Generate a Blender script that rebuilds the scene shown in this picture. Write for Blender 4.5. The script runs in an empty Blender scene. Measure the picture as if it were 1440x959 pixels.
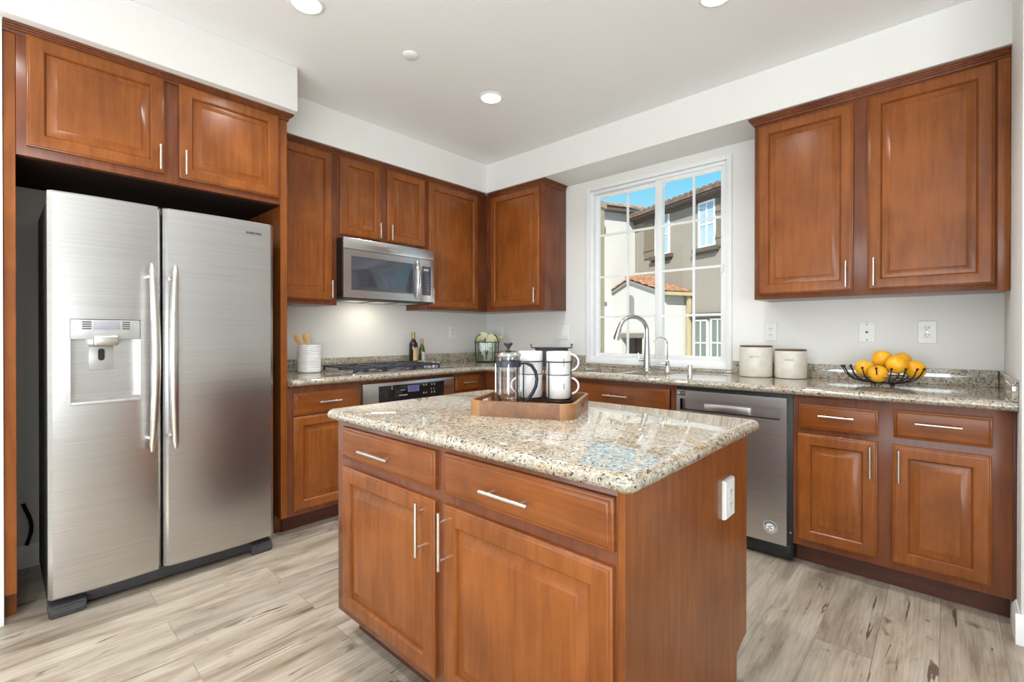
import bpy, bmesh, math, random
from mathutils import Vector, Matrix
random.seed(7)
PI = math.pi
SC = bpy.context.scene
COL = SC.collection

# ------------------------------------------------------------------ camera
CAMLOC = (3.4378, -3.3679, 1.1829)
cam = bpy.data.cameras.new('camera')
cam.sensor_fit = 'HORIZONTAL'; cam.sensor_width = 36.0
cam.lens = 667.03 / 1440 * 36.0
cam.shift_x = -1.70 / 1440
cam.shift_y = -8.31 / 1440
cam.clip_start = 0.02; cam.clip_end = 300
camo = bpy.data.objects.new('camera', cam); COL.objects.link(camo)
camo.location = CAMLOC
camo.rotation_euler = (PI/2 - 0.0035, 0, 0.7407)
SC.camera = camo

# ------------------------------------------------------------------ world, sun, lights, exposure
SC.view_settings.view_transform = 'Standard'
SC.view_settings.look = 'None'
SC.view_settings.gamma = 1.0
SC.view_settings.use_curve_mapping = False
SC.view_settings.exposure = 0.12

W = bpy.data.worlds.new('sky'); SC.world = W; W.use_nodes = True
nt = W.node_tree; nt.nodes.clear()
tc = nt.nodes.new('ShaderNodeTexCoord'); sx = nt.nodes.new('ShaderNodeSeparateXYZ')
rp = nt.nodes.new('ShaderNodeValToRGB'); bg = nt.nodes.new('ShaderNodeBackground'); ow = nt.nodes.new('ShaderNodeOutputWorld')
nt.links.new(tc.outputs['Generated'], sx.inputs[0]); nt.links.new(sx.outputs['Z'], rp.inputs[0])
cr = rp.color_ramp
cr.elements[0].position = 0.0; cr.elements[0].color = (.62, .80, .92, 1)
cr.elements[1].position = 1.0; cr.elements[1].color = (.95, .93, .88, 1)
for p_, c_ in ((.20, (.42, .79, .96, 1)), (.30, (.20, .66, .97, 1)), (.45, (.16, .60, .95, 1)), (.62, (.85, .88, .90, 1))):
    e = cr.elements.new(p_); e.color = c_
bg.inputs['Strength'].default_value = 1.0
nt.links.new(rp.outputs[0], bg.inputs[0]); nt.links.new(bg.outputs[0], ow.inputs[0])

def light(name, kind, loc, energy, color=(1, 1, 1), size=1.0, size_y=None, look=None, spread=None):
    l = bpy.data.lights.new(name, kind); l.energy = energy; l.color = color
    if kind == 'AREA':
        l.shape = 'RECTANGLE' if size_y else 'DISK'; l.size = size
        if size_y: l.size_y = size_y
        if spread: l.spread = spread
    o = bpy.data.objects.new(name, l); COL.objects.link(o); o.location = loc
    if look is not None:
        o.rotation_euler = Vector(look).to_track_quat('-Z', 'Y').to_euler()
    return o
sun = light('sun', 'SUN', (6, -6, 12), 7.6, (1, .97, .92), look=(-.35, .72, -.60)); sun.data.angle = .01
# daylight stand-ins added at unseen rear openings, tilted up to brighten the ceiling
light('fill_front', 'AREA', (3.4, -5.54, 1.02), 112, (.92, .968, 1), 3.6, 1.6, look=(-.25, 1, 1.5))
light('fill_side', 'AREA', (5.94, -4.85, 1.02), 66, (.92, .968, 1), 1.1, 1.6, look=(-1, .35, 1.3))

# ------------------------------------------------------------------ helpers
def node_mat(name):
    m = bpy.data.materials.new(name); m.use_nodes = True
    b = m.node_tree.nodes['Principled BSDF']
    return m, m.node_tree, b
def pm(name, col, rough=.5, metal=0.0, coat=0.0, emit=None, es=1.0, spec=None, vary=.06, scale=20):
    m, t, b = node_mat(name)
    b.inputs['Roughness'].default_value = rough; b.inputs['Metallic'].default_value = metal
    b.inputs['Coat Weight'].default_value = coat; b.inputs['Coat Roughness'].default_value = .1
    if spec is not None: b.inputs['Specular IOR Level'].default_value = spec
    tcn = t.nodes.new('ShaderNodeTexCoord'); n = t.nodes.new('ShaderNodeTexNoise'); n.inputs['Scale'].default_value = scale
    t.links.new(tcn.outputs['Object'], n.inputs['Vector'])
    r = t.nodes.new('ShaderNodeValToRGB')
    r.color_ramp.elements[0].color = (*[c*(1-vary) for c in col], 1); r.color_ramp.elements[1].color = (*[min(1, c*(1+vary)) for c in col], 1)
    r.color_ramp.elements[0].position = .35; r.color_ramp.elements[1].position = .65
    t.links.new(n.outputs['Fac'], r.inputs[0]); t.links.new(r.outputs[0], b.inputs['Base Color'])
    if emit:
        b.inputs['Emission Color'].default_value = (*emit, 1); b.inputs['Emission Strength'].default_value = es
    return m
def ramp(t, src, stops, interp='LINEAR'):
    r = t.nodes.new('ShaderNodeValToRGB'); r.color_ramp.interpolation = interp
    els = r.color_ramp.elements
    els[0].position, els[0].color = stops[0][0], (*stops[0][1], 1)
    els[1].position, els[1].color = stops[-1][0], (*stops[-1][1], 1)
    for p_, c_ in stops[1:-1]:
        e = els.new(p_); e.color = (*c_, 1)
    t.links.new(src, r.inputs[0]); return r.outputs[0]
def mix(t, fac, a, b, mode='MIX'):
    m = t.nodes.new('ShaderNodeMix'); m.data_type = 'RGBA'; m.blend_type = mode
    if isinstance(fac, float): m.inputs[0].default_value = fac
    else: t.links.new(fac, m.inputs[0])
    for i, v in ((6, a), (7, b)):
        if isinstance(v, tuple): m.inputs[i].default_value = (*v, 1)
        else: t.links.new(v, m.inputs[i])
    return m.outputs[2]
def coords(t, scale, kind='Object', jitter=False):
    c = t.nodes.new('ShaderNodeTexCoord'); mp = t.nodes.new('ShaderNodeMapping'); mp.inputs['Scale'].default_value = scale
    t.links.new(c.outputs[kind], mp.inputs['Vector'])
    if jitter:
        oi = t.nodes.new('ShaderNodeObjectInfo'); mu = t.nodes.new('ShaderNodeMath'); mu.operation = 'MULTIPLY'; mu.inputs[1].default_value = 37.0
        t.links.new(oi.outputs['Random'], mu.inputs[0]); t.links.new(mu.outputs[0], mp.inputs['Location'])
    return mp.outputs[0]
def noise(t, vec, scale=1.0, detail=3.0, rough=.5, dist=0.0):
    n = t.nodes.new('ShaderNodeTexNoise'); n.inputs['Scale'].default_value = scale; n.inputs['Detail'].default_value = detail
    n.inputs['Roughness'].default_value = rough; n.inputs['Distortion'].default_value = dist
    t.links.new(vec, n.inputs['Vector']); return n.outputs['Fac']
def bump(t, b, h, strength, dist=.001):
    bn = t.nodes.new('ShaderNodeBump'); bn.inputs['Strength'].default_value = strength; bn.inputs['Distance'].default_value = dist
    t.links.new(h, bn.inputs['Height']); t.links.new(bn.outputs[0], b.inputs['Normal'])

def wood(name, lo, mid, hi, grain=(14, 14, 1.1), rough=.24, coat=.0):
    m, t, b = node_mat(name)
    v = coords(t, grain, jitter=True)
    n1 = noise(t, v, 3.0, 5, .6, .6)
    v2 = coords(t, (2.2, 2.2, 1.6), jitter=True)
    n2 = noise(t, v2, 2.0, 4, .55, .4)
    c1 = ramp(t, n1, ((.25, lo), (.5, mid), (.78, hi)))
    blot = ramp(t, n2, ((.30, (.74, .71, .68)), (.70, (1.16, 1.17, 1.18))))
    t.links.new(mix(t, 1.0, c1, blot, 'MULTIPLY'), b.inputs['Base Color'])
    b.inputs['Roughness'].default_value = rough; b.inputs['Coat Weight'].default_value = coat; b.inputs['Coat Roughness'].default_value = .16
    b.inputs['Specular IOR Level'].default_value = .36
    return m
M = {}
M['wood'] = wood('cherry_wood', (.204, .055, .0100), (.250, .0735, .0140), (.296, .094, .0205))
M['wood_h'] = wood('cherry_wood_cross', (.196, .052, .0100), (.240, .0695, .0140), (.285, .090, .0195), (1.1, 1.1, 14))
M['wood_frame'] = wood('cherry_frame', (.135, .041, .0165), (.175, .053, .021), (.21, .067, .026))
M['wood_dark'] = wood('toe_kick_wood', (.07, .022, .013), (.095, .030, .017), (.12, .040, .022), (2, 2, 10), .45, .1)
M['cab_shade'] = pm('underside_shade', (.03, .014, .010), .8, spec=.1)  # near-black tone that paints in the shade under the over-fridge cabinet

def granite():
    m, t, b = node_mat('granite')
    v = coords(t, (1, 1, 1))
    vo = t.nodes.new('ShaderNodeTexVoronoi'); vo.inputs['Scale'].default_value = 165; vo.inputs['Randomness'].default_value = 1
    vv = t.nodes.new('ShaderNodeVectorMath'); vv.operation = 'ADD'
    nz = t.nodes.new('ShaderNodeTexNoise'); nz.inputs['Scale'].default_value = 60; t.links.new(v, nz.inputs['Vector'])
    sc = t.nodes.new('ShaderNodeVectorMath'); sc.operation = 'SCALE'; sc.inputs['Scale'].default_value = .022
    t.links.new(nz.outputs['Color'], sc.inputs[0]); t.links.new(v, vv.inputs[0]); t.links.new(sc.outputs[0], vv.inputs[1])
    t.links.new(vv.outputs[0], vo.inputs['Vector'])
    sp = t.nodes.new('ShaderNodeSeparateColor'); t.links.new(vo.outputs['Color'], sp.inputs[0])
    base = ramp(t, sp.outputs[0], ((0, (.31, .255, .17)), (.25, (.43, .375, .28)), (.55, (.51, .46, .37)), (.8, (.32, .29, .235)), (1, (.57, .53, .46))))
    gold = noise(t, v, 20, 4, .6, .5)
    gm = ramp(t, gold, ((.52, (0, 0, 0)), (.68, (.62, .62, .62))))
    c = mix(t, gm, base, (.42, .25, .085))
    g2 = noise(t, v, 66, 3, .6, .8)
    gm2 = ramp(t, g2, ((.54, (0, 0, 0)), (.62, (.8, .8, .8))))
    c = mix(t, gm2, c, (.21, .175, .14))
    dk = noise(t, v, 120, 3, .55, .9)
    dm = ramp(t, dk, ((.575, (0, 0, 0)), (.615, (1, 1, 1))))
    c = mix(t, dm, c, (.022, .018, .015))
    wh = noise(t, v, 42, 3, .6, .4)
    wm = ramp(t, wh, ((.58, (0, 0, 0)), (.68, (.55, .55, .55))))
    c = mix(t, wm, c, (.62, .59, .53))
    t.links.new(c, b.inputs['Base Color']); b.inputs['Roughness'].default_value = .04
    b.inputs['IOR'].default_value = 2.05
    return m
M['granite'] = granite()

def floor_mat():
    m, t, b = node_mat('vinyl_plank')
    c = t.nodes.new('ShaderNodeTexCoord'); s = t.nodes.new('ShaderNodeSeparateXYZ'); k = t.nodes.new('ShaderNodeCombineXYZ')
    t.links.new(c.outputs['Object'], s.inputs[0]); t.links.new(s.outputs['Y'], k.inputs['X']); t.links.new(s.outputs['X'], k.inputs['Y'])
    br = t.nodes.new('ShaderNodeTexBrick'); br.offset = .37; br.offset_frequency = 2
    br.inputs['Scale'].default_value = 1; br.inputs['Brick Width'].default_value = 1.22; br.inputs['Row Height'].default_value = .18
    br.inputs['Mortar Size'].default_value = .0013; br.inputs['Mortar Smooth'].default_value = .3
    br.inputs['Color1'].default_value = (0, 0, 0, 1); br.inputs['Color2'].default_value = (1, 1, 1, 1); br.inputs['Mortar'].default_value = (.5, .5, .5, 1)
    t.links.new(k.outputs[0], br.inputs['Vector'])
    rnd = br.outputs['Color']
    off = t.nodes.new('ShaderNodeVectorMath'); off.operation = 'MULTIPLY_ADD'
    t.links.new(rnd, off.inputs[0]); off.inputs[1].default_value = (7, 13, 5); t.links.new(c.outputs['Object'], off.inputs[2])
    def mp(scale):
        q = t.nodes.new('ShaderNodeMapping'); q.inputs['Scale'].default_value = scale; t.links.new(off.outputs[0], q.inputs['Vector']); return q.outputs[0]
    big = noise(t, mp((7, 1.3, 1)), 1.6, 4, .6, .6)
    fine = noise(t, mp((60, 2.4, 1)), 2.0, 5, .65, .3)
    col = ramp(t, big, ((.26, (.20, .155, .11)), (.42, (.345, .287, .22)), (.58, (.445, .385, .31)), (.8, (.53, .48, .415))))
    col = mix(t, .42, col, ramp(t, fine, ((.32, (.45, .41, .36)), (.58, (1.04, 1.03, 1.02)))), 'MULTIPLY')
    tint = ramp(t, rnd, ((0, (.91, .91, .92)), (1, (1.06, 1.05, 1.03))))
    col = mix(t, 1.0, col, tint, 'MULTIPLY')
    crk = noise(t, mp((21, 1.7, 1)), 1.5, 4, .55, 1.3)
    col = mix(t, ramp(t, crk, ((.645, (0, 0, 0)), (.685, (.9, .9, .9)))), col, (.085, .062, .045))
    knot = noise(t, mp((9, 5, 1)), 1.7, 2, .5, .5)
    col = mix(t, ramp(t, knot, ((.66, (0, 0, 0)), (.78, (.7, .7, .7)))), col, (.11, .075, .05))
    mf = t.nodes.new('ShaderNodeMath'); mf.operation = 'MULTIPLY'; mf.inputs[1].default_value = .6; t.links.new(br.outputs['Fac'], mf.inputs[0])
    col = mix(t, mf.outputs[0], col, (.13, .105, .085))
    t.links.new(col, b.inputs['Base Color'])
    b.inputs['Roughness'].default_value = .34
    bump(t, b, fine, .12, .0006)
    return m
M['floor'] = floor_mat()
def paint(name, col, sc=220, st=.10, rough=.6):
    m, t, b = node_mat(name)
    v = coords(t, (1, 1, 1)); n = noise(t, v, sc, 3, .6)
    t.links.new(ramp(t, noise(t, v, 1.3, 2), ((.3, tuple(c*.98 for c in col)), (.7, tuple(min(1, c*1.01) for c in col)))), b.inputs['Base Color'])
    b.inputs['Roughness'].default_value = rough; bump(t, b, n, st, .002); return m
M['wall'] = paint('wall_paint', (.81, .805, .775))
M['ceiling'] = paint('ceiling_paint', (.86, .865, .86), 160, .06)
M['trim'] = pm('white_trim', (.84, .84, .82), .35, vary=.01)
M['vinyl'] = pm('white_vinyl', (.85, .86, .86), .3, vary=.01)
M['plastic'] = pm('white_plastic', (.84, .84, .83), .3, vary=.01)
M['slot'] = pm('dark_slot', (.03, .03, .03), .5)
def steel(name, col, rough, sc=(2, 2, 240)):
    m, t, b = node_mat(name)
    v = coords(t, sc); n = noise(t, v, 1.0, 2, .5)
    t.links.new(ramp(t, n, ((.3, tuple(c*.93 for c in col)), (.7, tuple(min(1, c*1.05) for c in col)))), b.inputs['Base Color'])
    b.inputs['Metallic'].default_value = 1; b.inputs['Roughness'].default_value = rough
    b.inputs['Anisotropic'].default_value = .35
    return m
M['steel'] = steel('brushed_steel', (.60, .59, .585), .27)
M['steel_dw'] = steel('brushed_steel_warm', (.70, .685, .68), .32)
M['nickel'] = steel('satin_nickel', (.70, .67, .63), .28)
M['chrome'] = pm('chrome', (.80, .80, .81), .08, 1.0)
M['faucet'] = pm('polished_faucet_steel', (.58, .58, .59), .16, 1.0)
M['sink_steel'] = pm('sink_steel', (.76, .76, .76), .36, 1.0)
M['black_glass'] = pm('black_glass', (.012, .012, .014), .06)
M['mw_glass'] = pm('oven_window_glass', (.045, .05, .065), .05, spec=.9)
M['black'] = pm('black_plastic', (.012, .012, .013), .4)
M['iron'] = pm('cast_iron', (.035, .037, .048), .38)
M['graphite'] = pm('grey_plastic', (.055, .053, .056), .5)
M['case'] = pm('fridge_case', (.05, .05, .05), .5)
M['lightgrey'] = pm('light_grey_panel', (.50, .50, .49), .35, .4)
M['display'] = pm('display', (.10, .10, .30), .2, emit=(.10, .10, .35), es=.25)
M['lcd'] = pm('grey_display', (.36, .35, .40), .2)
M['ink'] = pm('dark_ink', (.06, .06, .06), .5)
M['ceramic'] = pm('white_ceramic', (.80, .80, .79), .22, coat=.3)
M['stoneware'] = pm('cream_stoneware', (.66, .62, .54), .35, coat=.2)
M['acacia'] = wood('acacia_wood', (.17, .07, .028), (.23, .10, .042), (.30, .14, .062), (10, 1, 10), .4, .15)
M['acacia_light'] = wood('acacia_pale', (.27, .125, .05), (.33, .16, .065), (.38, .19, .08), (10, 1, 10), .4, .15)
M['lidwood'] = pm('walnut_lid', (.13, .06, .03), .45)
M['bamboo'] = pm('beech_utensil', (.62, .38, .17), .5)
M['orange'] = None
def orange():
    m, t, b = node_mat('orange_peel')
    v = coords(t, (1, 1, 1), jitter=True)
    t.links.new(ramp(t, noise(t, v, 14, 3), ((.3, (.82, .34, .006)), (.6, (.90, .46, .014)))), b.inputs['Base Color'])
    b.inputs['Roughness'].default_value = .38; bump(t, b, noise(t, v, 260, 2), .25, .001); return m
M['orange'] = orange()
M['wire'] = pm('bronze_wire', (.035, .025, .022), .4, .6)
M['blackwire'] = pm('black_wire', (.012, .012, .012), .4)
M['navy'] = pm('dark_handle', (.022, .025, .04), .35)
M['winebottle'] = pm('dark_bottle_glass', (.022, .014, .012), .08)
M['greenbottle'] = pm('green_bottle_glass', (.07, .085, .015), .08)
M['foil'] = pm('gold_foil', (.42, .32, .13), .35, .3)
M['label_tan'] = pm('tan_label', (.58, .40, .18), .6)
M['label_grey'] = pm('pale_label', (.50, .50, .44), .6)
M['petal'] = pm('cream_petal', (.80, .78, .55), .6, vary=.12, scale=60)
M['petalgreen'] = pm('greenish_petal', (.62, .66, .33), .6, vary=.15, scale=60)
M['stem'] = pm('green_stem', (.07, .10, .045), .5)
M['rim'] = pm('olive_rim', (.035, .04, .022), .2)
M['coffee'] = pm('coffee_grounds', (.10, .045, .02), .8)
def thin_glass(name, tint, gl=1.0, base=.05):
    m = bpy.data.materials.new(name); m.use_nodes = True; t = m.node_tree; t.nodes.clear()
    o = t.nodes.new('ShaderNodeOutputMaterial'); mx = t.nodes.new('ShaderNodeMixShader'); tr = t.nodes.new('ShaderNodeBsdfTransparent')
    g = t.nodes.new('ShaderNodeBsdfGlossy'); g.inputs['Roughness'].default_value = .02; f = t.nodes.new('ShaderNodeFresnel'); f.inputs['IOR'].default_value = 1.45
    mm = t.nodes.new('ShaderNodeMath'); mm.operation = 'MULTIPLY'; mm.inputs[1].default_value = gl
    tr.inputs[0].default_value = (*tint, 1); g.inputs[0].default_value = (1, 1, 1, 1)
    t.links.new(f.outputs[0], mm.inputs[0]); t.links.new(mm.outputs[0], mx.inputs[0])
    t.links.new(tr.outputs[0], mx.inputs[1]); t.links.new(g.outputs[0], mx.inputs[2]); t.links.new(mx.outputs[0], o.inputs[0]); return m
M['pane'] = thin_glass('window_pane', (.97, .98, .97), .35)
M['press_glass'] = thin_glass('clear_glass', (.97, .98, .98), .8)
M['vase_glass'] = thin_glass('green_tinted_glass', (.86, .89, .84), .9)
# outside
M['stucco_beige'] = paint('beige_stucco', (.245, .22, .187), 60, .25, .9)
M['stucco_white'] = paint('white_stucco', (.44, .43, .41), 60, .2, .9)
M['stucco_tan'] = paint('tan_stucco', (.30, .24, .16), 40, .4, .9)
M['tile'] = pm('clay_roof_tile', (.30, .16, .095), .8, vary=.35, scale=9)
M['tile_dark'] = pm('dark_roof_tile', (.16, .10, .075), .8, vary=.35, scale=9)
M['eave'] = pm('dark_eave_board', (.085, .06, .05), .7)
M['fascia'] = pm('grey_fascia', (.20, .185, .17), .7)
M['gutter'] = pm('tan_gutter', (.38, .31, .17), .6)
M['shutter'] = pm('taupe_shutter', (.165, .135, .10), .7)
M['outglass'] = pm('reflective_house_glass', (.30, .42, .55), .06, spec=1.0)
M['outglass_dark'] = pm('dark_house_glass', (.12, .15, .13), .06, spec=.8)
M['ground'] = pm('pale_bounce_ground', (.80, .78, .75), .9)  # unseen ground, made very pale to bounce sunlight up under the soffit

# ---- mesh building
def new(): return bmesh.new()
def box(bm, x0, x1, y0, y1, z0, z1, bev=0.0, seg=2):
    r = bmesh.ops.create_cube(bm, size=1.0)
    vs = r['verts']
    for v in vs:
        v.co = Vector(((x0+x1)/2 + v.co.x*(x1-x0), (y0+y1)/2 + v.co.y*(y1-y0), (z0+z1)/2 + v.co.z*(z1-z0)))
    if bev > 0:
        es = list({e for v in vs for e in v.link_edges})
        bmesh.ops.bevel(bm, geom=es, offset=bev, segments=seg, profile=.5, affect='EDGES')
    return bm
def ring_loft(bm, rings, cap0=True, cap1=True, closed=True):
    vr = [[bm.verts.new(p) for p in r] for r in rings]
    n = len(vr[0])
    for a, b in zip(vr[:-1], vr[1:]):
        for i in range(n if closed else n-1):
            j = (i+1) % n
            bm.faces.new((a[i], a[j], b[j], b[i]))
    if cap0: bm.faces.new(vr[0][::-1])
    if cap1: bm.faces.new(vr[-1])
    return vr
def tube(bm, pts, r, n=10, closed=False, cap=True):
    pts = [Vector(p) for p in pts]; N = len(pts)
    rr = r if isinstance(r, (list, tuple)) else [r]*N
    rings = []; prev = None
    for i, p in enumerate(pts):
        if closed: tg = (pts[(i+1) % N] - pts[i-1])
        else: tg = pts[min(i+1, N-1)] - pts[max(i-1, 0)]
        tg.normalize()
        if prev is None:
            a = Vector((0, 0, 1)) if abs(tg.z) < .9 else Vector((1, 0, 0))
            u = tg.cross(a).normalized()
        else:
            u = (prev - tg*prev.dot(tg)).normalized()
        prev = u; w = tg.cross(u)
        rings.append([p + rr[i]*(math.cos(2*PI*k/n)*u + math.sin(2*PI*k/n)*w) for k in range(n)])
    if closed:
        vr = [[bm.verts.new(p) for p in r_] for r_ in rings]
        for i in range(N):
            a, b = vr[i], vr[(i+1) % N]
            for k in range(n):
                bm.faces.new((a[k], a[(k+1) % n], b[(k+1) % n], b[k]))
    else: ring_loft(bm, rings, cap, cap)
    return bm
def lathe(bm, prof, c=(0, 0, 0), n=32, cap0=True, cap1=True):
    rings = [[Vector((c[0]+r*math.cos(2*PI*k/n), c[1]+r*math.sin(2*PI*k/n), c[2]+z)) for k in range(n)] for r, z in prof]
    ring_loft(bm, rings, cap0, cap1); return bm
def rrect(w, d, r, n=6, c=(0, 0), z=0.0):
    out = []
    for (sx_, sy_, a0) in ((1, 1, 0), (-1, 1, PI/2), (-1, -1, PI), (1, -1, 1.5*PI)):
        for k in range(n+1):
            a = a0 + k*PI/2/n
            out.append(Vector((c[0]+sx_*(w/2-r)+r*math.cos(a), c[1]+sy_*(d/2-r)+r*math.sin(a), z)))
    return out
def prism(bm, poly, ext):
    ext = Vector(ext); a = [Vector(p) for p in poly]
    ring_loft(bm, [a, [p+ext for p in a]]); return bm
def sphere(bm, c, r, seg=16, rings=10, sc=(1, 1, 1)):
    q = bmesh.ops.create_uvsphere(bm, u_segments=seg, v_segments=rings, radius=r)
    for v in q['verts']: v.co = Vector((v.co.x*sc[0]+c[0], v.co.y*sc[1]+c[1], v.co.z*sc[2]+c[2]))
    return bm
ORG = {}
def obj(name, bm, m, parent=None, local=False, smooth=35, **props):
    bmesh.ops.recalc_face_normals(bm, faces=bm.faces)
    me = bpy.data.meshes.new(name)
    o = bpy.data.objects.new(name, me); COL.objects.link(o)
    if parent is not None:
        o.parent = parent; org = ORG.get(parent.name, Vector((0, 0, 0)))
        if not local: bmesh.ops.translate(bm, verts=bm.verts, vec=-org)
        ORG[o.name] = org
    bm.to_mesh(me); bm.free()
    me.materials.append(m)
    if smooth:
        me.polygons.foreach_set('use_smooth', [True]*len(me.polygons)); me.set_sharp_from_angle(angle=math.radians(smooth))
    for k, v in props.items(): o[k] = v
    return o
def recenter(o, loc):
    """move a top-level mesh's origin to loc"""
    loc = Vector(loc); o.data.transform(Matrix.Translation(-loc)); o.location = loc; ORG[o.name] = loc; return o
def thing(name, label, cat, loc=(0, 0, 0), rz=0.0, group=None):
    o = bpy.data.objects.new(name, None); COL.objects.link(o); o.location = loc; o.rotation_euler = (0, 0, rz)
    o.empty_display_size = .05
    o['label'] = label; o['category'] = cat
    if group: o['group'] = group
    ORG[o.name] = Vector(loc); return o
def tag(o, label, cat, group=None):
    o['label'] = label; o['category'] = cat
    if group: o['group'] = group
    return o
def struct(name, bm, m, parent=None, smooth=35):
    o = obj(name, bm, m, parent, smooth=smooth)
    if parent is None: o['kind'] = 'structure'
    return o
def dup(root, loc, rz=None, label=None):
    r = root.copy(); COL.objects.link(r); r.location = loc; ORG[r.name] = Vector(loc)
    if rz is not None: r.rotation_euler = (0, 0, rz)
    if label: r['label'] = label
    for ch in list(root.children):
        c = ch.copy(); COL.objects.link(c); c.parent = r
        for g in list(ch.children):
            d = g.copy(); COL.objects.link(d); d.parent = c
    return r
def text_bm(s, size, M4, depth=.0006, bold=0.0, align='CENTER'):
    cu = bpy.data.curves.new('lettering', 'FONT'); cu.body = s; cu.size = size; cu.extrude = depth; cu.offset = bold
    cu.align_x = align; cu.align_y = 'CENTER'; cu.resolution_u = 2
    o = bpy.data.objects.new('lettering_source', cu); COL.objects.link(o)
    bpy.context.view_layer.update()
    me = bpy.data.meshes.new_from_object(o.evaluated_get(bpy.context.evaluated_depsgraph_get()))
    bm = new(); bm.from_mesh(me); bm.transform(M4)
    bpy.data.objects.remove(o); bpy.data.curves.remove(cu); bpy.data.meshes.remove(me)
    return bm
def face_x(x, y, z):   # text plane facing +x (reads along +y)
    return Matrix(((0, 0, 1, x), (1, 0, 0, y), (0, 1, 0, z), (0, 0, 0, 1)))
def face_ny(x, y, z):  # facing -y (reads along +x)
    return Matrix(((1, 0, 0, x), (0, 0, -1, y), (0, 1, 0, z), (0, 0, 0, 1)))

# wall-relative placement for cabinet fronts: side 'A' faces +x (runs along y), side 'B' faces -y (runs along x)
def put(side, u, w, z):
    return Vector((w, u, z)) if side == 'A' else Vector((u, -w, z))
def sbox(bm, side, u0, u1, w0, w1, z0, z1, bev=0.0):
    a = put(side, u0, w0, z0); b = put(side, u1, w1, z1)
    return box(bm, min(a.x, b.x), max(a.x, b.x), min(a.y, b.y), max(a.y, b.y), z0, z1, bev)
def rect_rings(bm, side, u0, u1, z0, z1, w, rings, cap0=True, cap1=True):
    rr = []
    for ins, dw in rings:
        rr.append([put(side, u0+ins, w+dw, z0+ins), put(side, u1-ins, w+dw, z0+ins), put(side, u1-ins, w+dw, z1-ins), put(side, u0+ins, w+dw, z1-ins)])
    ring_loft(bm, rr, cap0, cap1)
def bar_handle(name_parent, side, u0, u1, z0, z1, w, r=.0052, so=.028):
    """straight bar pull; posts at about 18 percent from either end"""
    bm = new(); a = put(side, u0, w+so, z0); b = put(side, u1, w+so, z1)
    tube(bm, [a, a.lerp(b, .5), b], r, 12)
    for f in (.17, .83):
        p = a.lerp(b, f); q = p - put(side, 0, so, 0) if side == 'A' else p + Vector((0, so, 0))
        tube(bm, [p, q], r*.85, 10)
    return obj('handle', bm, M['nickel'], name_parent)
def door(parent, side, u0, u1, z0, z1, w, hu=None, hz=None, fw=.058, label=None):
    bm = new()
    rect_rings(bm, side, u0, u1, z0, z1, w, [(0, .0005), (0, .013), (.0025, .0155), (.006, .0165), (.0075, .0185), (.010, .0198), (.014, .0203), (fw-.006, .0203), (fw-.003, .0180), (fw, .0130), (fw+.002, .0060)], True, True)
    d = obj('door', bm, M['wood'], parent)
    bm = new(); e = fw+.0025
    rect_rings(bm, side, u0+e, u1-e, z0+e, z1-e, w+.0106, [(0, -.004), (0, -.0035), (.003, -.0033), (.032, .0066), (.0335, .0082), (.036, .0084)], True, True)
    obj('panel', bm, M['wood'], d)
    if hu is not None: bar_handle(d, side, hu, hu, hz[0], hz[1], w+.0203)
    return d
def drawer(parent, side, u0, u1, z0, z1, w, h=None, hz=None):
    bm = new()
    rect_rings(bm, side, u0, u1, z0, z1, w, [(0, .0005), (0, .012), (.003, .0145), (.008, .0155), (.0095, .0175), (.013, .0195), (.018, .0203)], True, True)
    d = obj('drawer', bm, M['wood_h'], parent)
    if h: bar_handle(d, side, h[0], h[1], hz, hz, w+.0203)
    return d

# ================================================================== ROOM SHELL
CE = 2.71
XR, YF = 6.0, -5.6
bm = new(); box(bm, -.15, XR+.15, YF-.15, .15, -.12, 0); struct('floor', bm, M['floor'])
bm = new(); box(bm, -.15, XR+.15, YF-.15, .15, CE, CE+.12); struct('ceiling', bm, M['ceiling'])
bm = new(); box(bm, -.15, 0, -3.3445, .15, 0, CE); struct('wall_left', bm, M['wall'])
bm = new(); box(bm, -.15, .612, YF, -3.3445, 0, CE); struct('wall_near_left', bm, M['wall'])
# back wall with window opening
WX0, WX1, WZ0, WZ1 = 1.200, 2.364, .938, 2.398
bm = new()
for a in ((0, WX0, 0, CE), (WX1, XR+.15, 0, CE), (WX0, WX1, 0, WZ0), (WX0, WX1, WZ1, CE)): box(bm, a[0], a[1], 0, .15, a[2], a[3])
bmesh.ops.remove_doubles(bm, verts=bm.verts, dist=1e-5)
struct('wall_back', bm, M['wall'])
bm = new(); box(bm, 3.647, 3.80, -.735, 0, 0, CE, .006); struct('wall_right', bm, M['wall'])
# unseen far shell behind the camera; depth and openings chosen for the light
bm = new()
for a in ((.612, 1.6, 0, CE), (5.2, XR, 0, CE), (1.6, 5.2, 1.83, CE), (1.6, 5.2, 0, .2)): box(bm, a[0], a[1], YF-.15, YF, a[2], a[3])
struct('wall_front', bm, M['wall'])
bm = new()
for a in ((YF, -5.4, 0, CE), (-4.3, 0, 0, CE), (-5.4, -4.3, 1.83, CE), (-5.4, -4.3, 0, .2)): box(bm, XR, XR+.15, a[0], a[1], a[2], a[3])
struct('wall_far_right', bm, M['wall'])
# soffits over the cabinets
SZ = 2.4590
bm = new(); box(bm, 0, .677, YF, -2.186, SZ, CE, .004); struct('trim_1', bm, M['wall'])
bm = new(); box(bm, 0, .345, -2.186, -.345, SZ, CE); box(bm, 0, 3.647, -.345, 0, SZ, CE); struct('trim_2', bm, M['wall'])
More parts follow.
